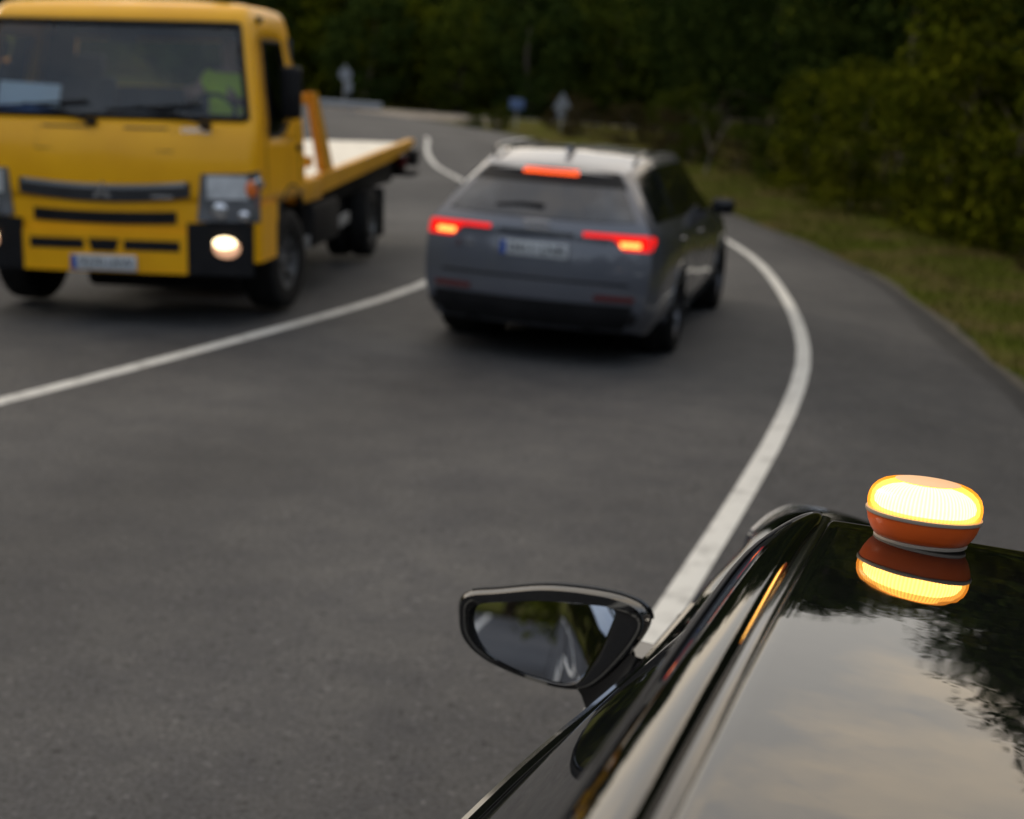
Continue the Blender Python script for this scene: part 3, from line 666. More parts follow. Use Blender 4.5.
em.build('emblem', 'silver', TK)
MB().box((.47, front_y(.47) - .036, .995), (.17, .008, .026)).build('grille_badge', 'silver', TK)
for x0, x1 in ((-.60, -.16), (.16, .60)): curved('bumper_slot', 'black_plastic', K(.655), K(.575), x0, x1, .040, 8, depth=.02)
MB().prism([(-.125, .66), (.125, .66), (.095, .565), (-.095, .565)], YF(1) - .044, YF(1) - .02).build('bumper_intake', 'black_plastic', TK)
plate_on(TK, (0, YF(1) - .052, .475), (0, 0, 0), '9270 LRW', .53, .12)
for sgn in (1, -1):
    # black corner with fog lamp, headlamp above
    P = np.array([[outline(s, .95) * (sgn, 1, 0) + (0, -.02 - .0 * s, z) for z in np.linspace(.40, .80, 5)] for s in np.linspace(.60, 1.42, 16)])
    MB().slab(P, grid_normals(P, (0, -.3, .6)), .02).build('bumper_corner', 'black_plastic', TK)
    P = np.array([[outline(s, .95) * (sgn, 1, 0) + (0, -.004, z) for z in np.linspace(.50, .945, 5)] for s in np.linspace(1.40, 2.3, 12)])
    MB().slab(P, grid_normals(P, (0, -.3, .6)), .012).build('wing_corner', 'yellow', TK)
    hl = np.array([[outline(s, 1.0) * (sgn, 1, 0) + (0, 0, zz) for zz in np.linspace(.815, 1.18 + .03 * (s - .7), 6)] for s in np.linspace(.70 , 1.72, 14)])
    for i in range(14): hl[i, :, 0] -= sgn * .035 * (1 - np.linspace(0, 1, 6)) * (1 if i < 7 else 0)
    Nn = grid_normals(hl, (0, -.3, 1.0)); h = MB().slab(hl + Nn * .004, Nn, .02).build('headlight', 'lens_clear', TK)
    def lamp_disc(name, s, z, r, m, par, sz=1.0, off=.026):
        c = outline(s, 1.0) * (sgn, 1, 0) + np.array((0, 0, z)); n = outline(s + .02, 1.0) - outline(s - .02, 1.0); nn = np.array((n[1], -n[0], 0)); nn /= np.linalg.norm(nn); nn[0] *= sgn
        tx = np.array((-nn[1], nn[0], 0)); rings = []
        for rr, dd in ((1, 0), (.95, .012), (.7, .018), (.02, .02)):
            rings.append([c + nn * (off + dd) + tx * r * rr * math.cos(t) + np.array((0, 0, r * sz * rr * math.sin(t))) for t in np.linspace(0, 2 * math.pi, 25)])
        return MB().grid(rings).build(name, m, par)
    lamp_disc('main_reflector', .83, .90, .065, 'silver', h); lamp_disc('dip_reflector', 1.0, .865, .045, 'silver', h, .9)
    lamp_disc('indicator_bulb', 1.30, 1.075, .048, 'amber_bulb', h, 1.4); lamp_disc('side_reflector', 1.58, 1.11, .05, 'silver', h)
    P = np.array([[outline(s, 1.0) * (sgn, 1, 0) + (0, 0, z) for z in np.linspace(.99, 1.165, 4)] for s in np.linspace(.74, 1.16, 6)]); Nn = grid_normals(P, (0, -.3, 1.0)); MB().slab(P + Nn * .02, Nn, .008).build('reflector_panel', 'lamp_silver', h)
    fg = lamp_disc('running_light', .865, .655, .092, 'lamp_on', TK, .52, .047); lamp_disc('lamp_surround', .875, .615, .108, 'lamp_warm', fg, .74, .036)
# maintenance panel outline, script badge, wipers, sticker
MB().tube([outline(s, z) * (1 if sg > 0 else -1, 1, 1) + np.array((0, -.001, 0)) for sg, s, z in [(-1, .5, 1.50), (-1, .5, 1.34), (1, .5, 1.34), (1, .5, 1.50)]], .004, 5, False).build('front_panel_line', 'grille', TK)
for x0, x1 in ((-.50, -.12), (.16, .50)):
    MB().tube([(x, YF(1.51) + .055 * (x / 1.03) ** 2 - .004, 1.51) for x in np.linspace(x0, x1, 6)], .008, 6).build('front_panel_slot', 'grille', TK)
text_mesh('badge', 'CANTER', .062, 'silver', TK, (.72, YF(1.5) + .02, 1.50), (R(72), 0, R(3)), .004)
for px in (-.10, .80):
    pv = np.array((px, YF(1.56) - .03, 1.545)); w1 = np.array((px - .55, YF(1.68) + .0, 1.67)); 
    MB().box(tuple(pv), (.09, .05, .05), bev=.015).tube([pv, (px - .25, YF(1.63) - .03, 1.63), w1 + (0, -.03, 0)], .011, 6).tube([(px - .80, YF(1.63) - .0, 1.635), (px - .05, YF(1.68) - .02, 1.70)], .012, 6).build('wiper', 'black_plastic', TK)
P, N = cab_patch(1.02, 1.16, 2.14, 2.27, 4, 4, 1); MB().slab(P - N * .02, N, .004).build('windscreen_sticker', 'white_card', TK)
# cab interior
MB().box((0, -.72, 1.50), (2.16, .50, .16), bev=.05).build('dashboard', 'chassis', TK)
MB().box((0, -.28, 1.0), (2.2, 1.4, .06)).build('cab_floor', 'chassis', TK)
MB().box((0, .40, 1.42), (2.2, .02, .78)).build('rear_lining', 'cab_lining', TK)
for px in (-.95, .95): MB().box((px, .40, 2.02), (.3, .018, .44)).build('rear_lining', 'cab_lining', TK)
MB().box((0, .385, 2.29), (1.96, .02, .14)).build('rear_lining', 'cab_lining', TK)
MB().box((0, -.12, 2.40), (1.86, .95, .02)).build('roof_lining', 'cab_lining', TK)
for px in (-.66, .66): 
    se = MB().box((px, .0, 1.22), (.52, .52, .16), bev=.05).box((px, .27, 1.56), (.50, .14, .66), rot=(R(-10), 0, 0), bev=.05).build('seat', 'seat_cloth', TK)
    MB().box((px, .35, 1.98), (.28, .10, .18), bev=.04).build('headrest', 'seat_cloth', se)
sw = MB(); ring = [(.66 + .21 * math.cos(t), -.52 + .09 * math.sin(t), 1.60 + .17 * math.sin(t)) for t in np.linspace(0, 2 * math.pi, 33)]
sw.tube(ring, .018, 8, False).tube([(.46, -.52, 1.60), (.86, -.52, 1.60)], .016, 6).tube([(.66, -.52, 1.60), (.66, -.70, 1.42)], .03, 8).build('steering_wheel', 'black_plastic', TK)
MB().box((.02, -.70, 2.20), (.24, .03, .08), bev=.01).build('inside_mirror', 'black_plastic', TK)
# chassis, bed
for sx in (-.42, .42): MB().box((sx, 2.6, .74), (.09, 7.0, .20)).build('chassis_rail', 'chassis', TK)
MB().box((0, -.72, .56), (1.5, .7, .3), bev=.05).build('engine_cover', 'chassis', TK)
MB().box((.25, -.1, .38), (1.3, .9, .36), bev=.06).build('under_cab_shade_box', 'chassis', TK)  # box added under the cab to deepen the shade there
MB().box((0, 0, .38), (1.7, .16, .16), bev=.04).build('front_axle', 'chassis', TK)  # beam added to darken the space below the bumper
MB().box((0, 2.6, .52), (1.7, 3.6, .46), bev=.04).build('underframe', 'chassis', TK)  # frame hung low to deepen the shade under the truck
MB().box((.98, 1.55, .60), (.35, 1.1, .40), bev=.05).build('fuel_tank', 'chassis', TK)
MB().box((1.10, 1.72, .50), (.03, 2.05, .11), bev=.01, rot=(R(2.6), 0, 0)).build('side_guard', 'steel', TK)
bz = lambda y: 1.0 + (y - 1.5) * .034
dk = MB(); dk.prism([(.62, bz(.62)), (6.45, bz(6.45)), (6.45, bz(6.45) - .05), (.62, bz(.62) - .05)], -1.05, 1.05, 'X'); dk.build('deck', 'deck', TK)
for sx in (-1, 1):
    MB().prism([(1.42, bz(1.42) + .05), (6.55, bz(6.5) + .045), (6.55, bz(6.5) - .03), (5.0, bz(5) - .10), (1.42, bz(1.42) - .12)], sx * 1.055, sx * 1.14, 'X').build('side_board', 'yellow_dull', TK)
    MB().prism([(1.18, 1.80), (1.34, 1.80), (2.02, 1.06), (1.66, 1.06)], sx * 1.03, sx * 1.11, 'X').build('headboard_post', 'yellow_dull', TK)
    MB().box((sx * 1.06, 1.0, .93), (.16, .8, .20), bev=.02).build('bed_corner', 'yellow_dull', TK)
MB().box((0, 1.25, 1.74), (2.06, .08, .10), bev=.01).build('headboard_bar', 'yellow_dull', TK)
MB().box((0, 1.45, 1.16), (2.06, .06, .10), bev=.01).build('headboard_bar', 'yellow_dull', TK)
MB().box((0, 4.3, .82), (1.9, 3.6, .24), bev=.03).build('sub_frame', 'chassis', TK)
MB().box((0, 6.35, .92), (2.1, .25, .22), bev=.02).build('rear_crossbeam', 'chassis', TK)
for sx in (-1, 1): MB().box((sx * 1.06, 6.2, .95), (.10, .16, .15), bev=.01).build('tail_lamp', 'red_reflector', TK)
MB().box((.8, 6.65, .78), (.7, .5, .06), bev=.01).box((1.10, 6.6, .98), (.16, .3, .2), bev=.03).build('underlift_arm', 'chassis', TK)
for sx in (-1, 1):
    MB().box((sx * .9, 4.62, .45), (.44, .02, .55), bev=.004).build('mudflap', 'rubber', TK)
    w = wheel(TK, sx * 1.055, -.04, .42, .29, sx, 8, 'rim_steel', .60)
    w.rotation_euler = (0, 0, R(-6) + (math.pi if sx < 0 else 0))
    wheel(TK, sx * 1.0, 4.05, .375, .22, sx, 8, 'rim_steel', .60); wheel(TK, sx * .74, 4.05, .375, .22, sx, 8, 'rim_steel', .60)

def tk(p):   # truck space -> world
    return TK.matrix_world @ Vector(p)
TK.rotation_euler = (0, R(-2.4), R(-5.0)); TK.location.z = -.030
bpy.context.view_layer.update()
# papers on the dashboard
cd = MB().box((0, 0, 0), (.50, .008, .19), bev=.002).build('dashboard_card', 'white_card'); cd.location = tk((-.66, -.93, 1.735)); cd.rotation_euler = (R(-16), 0, R(-5.4))
tag(cd, 'white card propped behind the windscreen on the truck dashboard', 'card')
cd = MB().box((0, 0, 0), (.44, .008, .06), bev=.002).build('dashboard_sheet', 'blue_card'); cd.location = tk((-.66, -.985, 1.625)); cd.rotation_euler = (R(-20), 0, R(-5.4))
tag(cd, 'blue folder lying below the white card on the truck dashboard', 'folder')

# ------------------------------------------------------------------ driver
def skin_body(name, joints, edges, radii, m, parent, sub=2, root=0):
    me = bpy.data.meshes.new(name); me.from_pydata(joints, edges, []); o = bpy.data.objects.new(name, me); link(o)
    sk = o.modifiers.new('skin', 'SKIN'); sk.use_smooth_shade = True
    sv = me.skin_vertices[0].data if me.skin_vertices else None
    if sv is None:
        bpy.context.view_layer.objects.active = o
        bpy.ops.mesh.customdata_skin_add(); sv = me.skin_vertices[0].data
    for i, r in enumerate(radii): sv[i].radius = (r, r) if not hasattr(r, '__len__') else r
    sv[root].use_root = True
    s2 = o.modifiers.new('sub', 'SUBSURF'); s2.levels = sub; s2.render_levels = sub
    bpy.context.view_layer.update()
    mn = bpy.data.meshes.new_from_object(o.evaluated_get(bpy.context.evaluated_depsgraph_get()))
    bpy.data.objects.remove(o); mn.name = name; mn.materials.clear(); mn.materials.append(M[m])
    mn.polygons.foreach_set('use_smooth', [True] * len(mn.polygons))
    r_ = bpy.data.objects.new(name, mn); return link(r_, parent)
def make_driver():
    t = empty('person', tk((.68, -.12, 1.43)), R(-5.4), label='driver in a yellow high visibility vest at the wheel of the tow truck', cat='person')
    J = [(0, 0, .06), (0, .02, .22), (0, .05, .42), (0, .04, .54), (0, .02, .60), (0, 0, .70), (0, -.012, .80),
         (-.19, .04, .47), (-.27, -.10, .26), (-.19, -.38, .30), (-.18, -.46, .33),
         (.19, .04, .47), (.27, -.10, .26), (.19, -.38, .30), (.18, -.46, .33),
         (-.10, -.03, .03), (-.13, -.42, .05), (-.13, -.52, -.24), (.10, -.03, .03), (.13, -.42, .05), (.13, -.52, -.24)]
    Ed = [(0, 1), (1, 2), (2, 3), (3, 4), (4, 5), (5, 6), (2, 7), (7, 8), (8, 9), (9, 10), (2, 11), (11, 12), (12, 13), (13, 14), (0, 15), (15, 16), (16, 17), (0, 18), (18, 19), (19, 20)]
    Rr = [(.15, .11), (.15, .115), (.16, .12), (.07, .065), (.052, .052), (.078, .092), (.07, .08), .07, .05, .034, .036, .07, .05, .034, .036, .085, .065, .05, .085, .065, .05]
    b = skin_body('body', J, Ed, Rr, 'skin', t)
    V = [(0, .0, .02), (0, .02, .2), (0, .05, .42), (0, .045, .5), (-.17, .04, .46), (.17, .04, .46), (-.235, -.03, .34), (.235, -.03, .34)]
    skin_body('vest', V, [(0, 1), (1, 2), (2, 3), (2, 4), (2, 5), (4, 6), (5, 7)], [(.168, .135), (.172, .138), (.172, .14), (.085, .085), .092, .092, .075, .075], 'hivis', t)
    skin_body('trousers', [(0, 0, .04), (-.10, -.03, .03), (-.13, -.42, .05), (-.13, -.52, -.22), (.10, -.03, .03), (.13, -.42, .05), (.13, -.52, -.22)], [(0, 1), (1, 2), (2, 3), (0, 4), (4, 5), (5, 6)], [(.16, .13), .1, .08, .062, .1, .08, .062], 'trousers', t)
    # hair cap, nose, eyes
    h = MB(); 
    h.grid([[(.084 * math.cos(a) * math.cos(e), .005 + .102 * math.sin(a) * math.cos(e), .755 + .115 * math.sin(e)) for a in np.linspace(0, 2 * math.pi, 25)] for e in np.linspace(R(12), R(90), 8)])
    h.build('hair', 'hair', t)
    MB().box((0, -.10, .735), (.024, .03, .045), rot=(R(-15), 0, 0), bev=.01).build('nose', 'skin', t)
    for sx in (-1, 1): 
        MB().lathe([(.001, -.011), (.009, -.006), (.011, 0), (.009, .006), (.001, .011)], 12, 'Z', (sx * .03, -.083, .765)).build('eye', 'ink', t)
        hd = MB(); base = Vector((sx * .18, -.46, .33))
        hd.box(tuple(base + Vector((0, -.03, .02))), (.05, .07, .075), bev=.02)
        for k in range(4): hd.tube([base + Vector((-.02 + k * .003, -.05, .045 - k * .02)), base + Vector((-sx * .005, -.085, .05 - k * .02)), base + Vector((-sx * .02, -.075, .05 - k * .02)), base + Vector((-sx * .028, -.05, .05 - k * .02))], [.010, .009, .008, .007], 8)
        hd.tube([base + Vector((-sx * .01, -.02, .055)), base + Vector((-sx * .03, -.04, .07)), base + Vector((-sx * .035, -.06, .065))], [.011, .01, .008], 8)
        hd.build('hand', 'skin', t)
make_driver()

# ------------------------------------------------------------------ black car in the foreground (local x right, y forward, 0 = roof front corner)
BK_LOC, BK_RZ = (.927, 1.640, 0), R(-17.3)
BK = empty('black_car', BK_LOC, BK_RZ, label='glossy black car in the foreground with an amber beacon on its roof', cat='car')
XD = .555
CAR_ROLL = R(4.8)                # stands on the falling shoulder, right side low
PIV = Vector((-.555, 0, 1.53))
BKm = Matrix.Translation(BK_LOC) @ Matrix.Rotation(BK_RZ, 4, 'Z') @ Matrix.Translation(PIV) @ Matrix.Rotation(CAR_ROLL, 4, 'Y') @ Matrix.Translation(-PIV)
BK.matrix_world = BKm
zr = lambda y: float(np.interp(y, [-3.0, -2.2, -1.5, -.9, -.6, -.3, 0, .12], [1.50, 1.575, 1.595, 1.588, 1.577, 1.558, 1.53, 1.517]))
zr_pts = np.array([(y, zr(y)) for y in np.linspace(-2.6, .12, 10)])
def zroof(y):   # smooth version of the profile
    f = (y + 2.6) / 2.72 * 9; return float(cr_eval(zr_pts, min(max(f, 0), 9))[1])
CROWN = .013
# roof panel
roof = []
yfr = lambda x: .10 + .06 * (1 - (x / XD) ** 2)
prof_x = [(-XD, -.011), (-XD + .0008, -.006), (-XD + .003, -.0018), (-XD + .008, -.0003), (-XD + .02, .0)] + [(x, 0) for x in np.linspace(-XD + .05, XD - .05, 31)] + [(XD - .02, 0), (XD - .008, -.0003), (XD - .003, -.0018), (XD - .0008, -.006), (XD, -.011)]
fs = list(np.linspace(0, .985, 46)) + [.99, .995, .9985, 1.0, 1.0]
for n_, f in enumerate(fs):
    row = []
    for x, dz in prof_x:
        y = -2.6 + (yfr(x) + 2.6) * f
        ez = 0 if n_ < 46 else (-.0006, -.002, -.005, -.009, -.022)[n_ - 46]
        row.append((x, y, zroof(y) + CROWN * (1 - (x / XD) ** 2) + dz + ez))
    roof.append(row)
MB().grid(roof).build('roof', 'roof_paint', BK, smooth=60)
# roof ditch
for sx in (-1, 1):
    g = [[(sx * (XD + dx), y, zroof(y) + dz) for dx, dz in ((-.001, -.0085), (.003, -.0072), (.0065, -.0068), (.010, -.0072), (.014, -.0085))] for y in np.linspace(-2.55, .13, 60)]
    MB().grid(g).build('roof_moulding', 'black_gloss', BK)
# rail + A pillar
pil = [(-2.6, 0), (-1.8, 0), (-1.2, 0), (-.7, 0), (-.3, 0), (0, 0)]
rail = []
for y in (-2.6, -1.9, -1.3, -.8, -.4, -.1):
    z = zroof(y)
    rail.append([(-XD - .0125, y, z - .012), (-XD - .014, y, z - .003), (-XD - .026, y, z + .002), (-XD - .052, y, z - .008), (-XD - .077, y, z - .032), (-XD - .092, y, z - .068), (-XD - .098, y, z - .105)])
for (y, x, z, k) in ((.12, .562, 1.512, .92), (.30, .590, 1.435, .85), (.55, .645, 1.285, .78), (.80, .710, 1.14, .7), (1.0, .76, 1.035, .65)):
    rail.append([(-x - .0, y + .02, z - .02), (-x - .004, y + .015, z - .004), (-x - .016, y + .01, z), (-x - .040 * k, y - .0, z - .010), (-x - .066 * k, y - .01, z - .034), (-x - .086 * k, y - .02, z - .068), (-x - .096 * k, y - .03, z - .100)])
RN = Net(rail)
rg = RN.grid(0, 10, 0, 6, 110, 30)
for Q in (rg, mirx(rg)): MB().grid(Q).build('roof_rail_panel', 'black_paint', BK, smooth=60)
# belt, shoulder, flank
SH = np.array([(-2.75, -.905, 1.15), (-1.8, -.925, 1.148), (-1.2, -.930, 1.14), (-.8, -.930, 1.125), (-.4, -.927, 1.095), (-.12, -.921, 1.067), (.02, -.917, 1.051), (.187, -.907, 1.033), (.359, -.894, 1.015), (.47, -.885, 1.005), (.755, -.878, .982), (1.0, -.872, .970), (1.271, -.862, .963), (1.578, -.840, .958), (1.786, -.830, .955), (1.93, -.819, .951), (2.086, -.787, .947), (2.17, -.744, .940), (2.235, -.69, .925), (2.28, -.56, .89)])
sh_x = lambda y: float(np.interp(y, SH[:, 0], SH[:, 1])); sh_z = lambda y: float(np.interp(y, SH[:, 0], SH[:, 2]))
belt = [(sh_x(y) + .044, y, sh_z(y) + .044) for y in (-2.6, -1.8, -1.2, -.8, -.4, -.1, .12, .30, .55, .80, 1.0)]
topc = [RN.at(i, 6) for i in range(11)]
glass = []
for i in range(11):
    a = topc[i] + np.array((.010, 0, .004)); b = np.array(belt[i]); m_ = (a + b) / 2 + np.array((-.004 * min(1, (10 - i) / 4), 0, .002))
    glass.append([a, m_, b])
GN = Net(glass); gg = GN.grid(0, 9.6, 0, 2, 80, 14)
for Q in (gg, mirx(gg)): MB().grid(Q).build('side_window', 'dark_glass', BK, smooth=60)
for Q in (np.array(belt), mirx(belt)):
    MB().tube([cr_eval(Q, u) + np.array((np.sign(Q[0, 0]) * .004, 0, .004)) for u in np.linspace(0, 10, 60)], .011, 8).build('window_moulding', 'black_gloss', BK)
for Q0 in (1, -1):   # B pillar trim and door frame shadow gap
    P = GN.grid(2.45, 2.62, .0, 2, 3, 12); P = P if Q0 > 0 else mirx(P); MB().slab(P, grid_normals(P, (0, -1, 1)), .003).build('pillar_trim', 'black_gloss', BK)
flank = []
for y, x, z in SH:
    kf = float(np.interp(y, [.85, 1.2], [1, .3])); flank.append([(x + .044, y, z + .040 * kf), (x + .010, y, z + .018 * kf), (x, y, z - .012), (x - .006, y, z - .09), (x + .012, y, z - .25), (x - .004, y, .52), (x + .004, y, .40), (x + .06, y, .24)])
FN = Net(flank); fg_ = FN.grid(0, len(SH) - 1, 0, 7, 130, 40)
fl = MB().grid(fg_).grid(mirx(fg_)).build('body_side', 'black_paint', BK, smooth=60)
# bonnet
bon = []
for y, z, w in [(y, sh_z(y) + .014, -sh_x(y) - .044) for y in (.95, 1.2, 1.6, 1.90, 2.07, 2.19, 2.26)]:
    bon.append([(-w, y, z - .006), (-w + .04, y, z), (-w + .12, y, z - .014), (-w + .22, y + .01, z - .040), (-w * .55, y + .02, z - .056), (-w * .25, y + .03, z - .062), (0, y + .035, z - .064)])
BN = Net(bon); bg_ = BN.grid(0, 6, 0, 6, 50, 40); MB().grid(bg_).grid(mirx(bg_)).build('bonnet', 'black_paint', BK, smooth=60, merge=.001)
# headlamps, with silver tubes added as sky glint along the wing edges
for sx in (-1, 1):
    pts = [(sh_x(y) - .002, y, sh_z(y) + .006) for y in (1.78, 1.95, 2.09, 2.17, 2.235)]
    P = np.array([cr_eval(np.array(pts), u) for u in np.linspace(0, 4, 20)]); P[:, 0] *= -sx
    MB().tube([p + np.array((0, .0, .004)) for p in P], .006, 6).build('wing_edge_glint', 'silver', BK)
    hl_ = np.array([[p + np.array((0, .012, -.01)), p + np.array((-sx * -.01, .03, -.06)), p + np.array((0, .02, -.14))] for p in P]); MB().slab(hl_, grid_normals(hl_, (0, 1.5, .8)), .01).build('headlight', 'lens_clear', BK)
# front and tail ends
fe = [[(flank[-1][k][0] * -a, flank[-1][k][1] + .07 * (1 - a * a), flank[-1][k][2]) for k in range(8)] for a in np.linspace(-1, 1, 15)]
MB().grid(fe).build('front_bumper', 'black_paint', BK)
te = [[(-p[0] * a, p[1] - .10 * (1 - a * a), p[2]) for p in [np.array((-XD, -2.6, zroof(-2.6))), rg[0][-1], np.array(belt[0])] + [np.array(q) for q in flank[0]]] for a in np.linspace(-1, 1, 15)]
MB().grid(te).build('tailgate', 'black_paint', BK)
# windscreen
wsn = []
for f in np.linspace(0, 1, 12):
    p = RN.at(6.0 + 4.0 * f, .2); row = []
    for a in np.linspace(-1, 1, 19):
        row.append((p[0] * -a, p[1] + (.075 - .0 * f) * (1 - a * a) + .05 * f * (1 - a * a), p[2] + (CROWN - .012 * f) * (1 - a * a) - .024))
    wsn.append(row)
MB().grid(wsn).build('windscreen', 'dark_glass', BK, smooth=60)
MB().box((0, -.1, .5), (1.7, 4.2, .42), bev=.08).build('underbody', 'chassis', BK)
MB().box((0, 1.05, 1.015), (1.5, .16, .03), bev=.01).build('cowl', 'black_plastic', BK)
for wy in (-1.75, 1.5):
    for sx in (-1, 1): wheel(BK, sx * .855, wy, .35, .23, sx)
for Q0 in (1, -1):
    for u_ in (2.55, 11.2):
        P = FN.grid(u_, u_ + .03, .1, 6.4, 2, 24); P = P if Q0 > 0 else mirx(P); MB().slab(P, grid_normals(P, (0, P[:, :, 1].mean(), .7)), .0015).build('door_gap', 'chassis', BK)
    p = FN.at(3.0, 2.2); h = MB().box((0, 0, 0), (.028, .21, .03), bev=.012, seg=3).build('door_handle', 'black_paint', BK); h.location = (-Q0 * (abs(p[0]) + .01), p[1], p[2])
# door mirrors
def door_mirror(s):
    oc = [(-1.200, 1.029), (-1.197, 1.073), (-1.133, 1.098), (-1.033, 1.129), (-.914, 1.140), (-.857, 1.119), (-.863, 1.067), (-.913, .980), (-.955, .948), (-1.030, .942), (-1.130, .958), (-1.183, .988)]
    gc = [(-1.166, 1.043), (-1.157, 1.066), (-1.102, 1.084), (-1.047, 1.099), (-.964, 1.113), (-.920, 1.114), (-.920, 1.08), (-.936, 1.022), (-.966, .966), (-1.032, .958), (-1.113, .975), (-1.152, 1.007)]
    C0 = np.array((-1.03, 1.045)); n = 84
    def ringpts(k, y, src=oc, dx=0, dz=0, tilt=.05):
        P = []
        for t in np.linspace(0, len(src), n, endpoint=False):
            i = int(t); f = t - i; q = [np.array(src[(i + j) % len(src)]) for j in (-1, 0, 1, 2)]; w = crm(*q, f)
            w = C0 + (w - C0) * k; P.append((w[0] + dx, y + .62 + tilt * (w[0] - C0[0]), w[1] + dz))
        P.append(P[0]); return P
    sh = MB(); sh.grid([ringpts(.99, .016, gc), ringpts(1.02, -.002, gc), ringpts(1.05, -.005, gc), ringpts(.955, -.004), ringpts(.99, .006), ringpts(1.0, .016), ringpts(.995, .03, dz=-.004), ringpts(.95, .06, dz=-.012), ringpts(.84, .095, dz=-.022), ringpts(.66, .125, dz=-.03), ringpts(.36, .145, dz=-.036), ringpts(.02, .15, dz=-.038)])
    sh.v = [(p[0] * s, p[1], p[2]) for p in sh.v]; o = sh.build('door_mirror', 'black_paint', BK, smooth=50)
    nz = MIRROR_N; gl = []
    for k in (1.01, .66, .33, .01):
        gl.append([(p[0] * s, .632 + (p[0] - C0[0]) * nz[0] + (p[2] - C0[1]) * nz[1], p[2]) for p in ringpts(k, 0, gc)])
    MB().grid(gl).build('mirror_glass', 'mirror', o, smooth=60)
    ft = MB().prism([(s * -.99, .965), (s * -.93, 1.03), (s * -.84, 1.03), (s * -.83, .87), (s * -.93, .885), (s * -.955, .93)], .65, .73); ft.build('mirror_foot', 'black_gloss', o)
    rp = [np.array(p) for p in ringpts(1.004, .022)]
    MB().tube([(p[0] * s, p[1], p[2]) for p in rp[9:38]], .0035, 5).build('indicator_strip', 'black_gloss', o)
MIRROR_N = (.13, .178)
door_mirror(1)
door_mirror(-1)

# ------------------------------------------------------------------ amber beacon on the roof
bx_, by_ = -.437, .040
bz_ = zroof(by_) + CROWN * (1 - (bx_ / XD) ** 2)
slope = math.atan((zroof(by_ + .1) - zroof(by_ - .1)) / .2)
BC = bpy.data.objects.new('beacon', None); link(BC)
BC.matrix_world = BKm @ Matrix.Translation((bx_, by_, bz_ - .001)) @ Matrix.Rotation(slope, 4, 'X') @ Matrix.Rotation(-math.atan(-2 * CROWN * bx_ / XD ** 2) - R(2.2), 4, 'Y')
tag(BC, 'orange magnetic warning beacon with a glowing amber dome on the black car roof', 'beacon')
MB().lathe([(.001, 0), (.054, 0), (.057, .002), (.0575, .005), (.055, .007)], 64).build('base_pad', 'beacon_grey', BC)
MB().lathe([(.054, .006), (.0575, .007), (.0625, .014), (.0665, .022), (.0690, .031), (.0695, .034)], 64).build('base_shell', 'beacon_orange', BC)
MB().lathe([(.067, .033), (.0710, .034), (.0718, .0362), (.0715, .0385), (.066, .0395)], 64).build('seam_ring', 'beacon_grey', BC)
lens = []; nL = 300
for r, z in [(.0680, .0388), (.0695, .043), (.0698, .049), (.0688, .056), (.0660, .0632), (.0612, .0695), (.0545, .0740), (.047, .0765), (.040, .0774)]:
    lens.append([((r + .0005 * math.sin(90 * t) * (z < .068)) * math.cos(t), (r + .0005 * math.sin(90 * t) * (z < .068)) * math.sin(t), z) for t in np.linspace(0, 2 * math.pi, nL + 1)])
MB().grid(lens).build('amber_lens', 'beacon_lens', BC, smooth=60)
MB().lathe([(.001, .0398), (.0635, .0402), (.0665, .044), (.0668, .050), (.0655, .0570), (.0620, .0635), (.0560, .0690), (.047, .0735), (.040, .0748), (.001, .0750)], 64).build('glow_shell', 'beacon_glow', BC)  # added glow shell, fades the dome from white to orange
MB().lathe([(.001, .0405), (.056, .0410), (.0615, .0455), (.0622, .051), (.0600, .0570), (.0545, .0625), (.047, .0665), (.038, .0690), (.001, .0695)], 64).build('lamp_core', 'beacon_core', BC)
MB().lathe([(.040, .0766), (.0403, .0777), (.038, .0783), (.001, .0786)], 48).build('top_button', 'beacon_cap', BC)

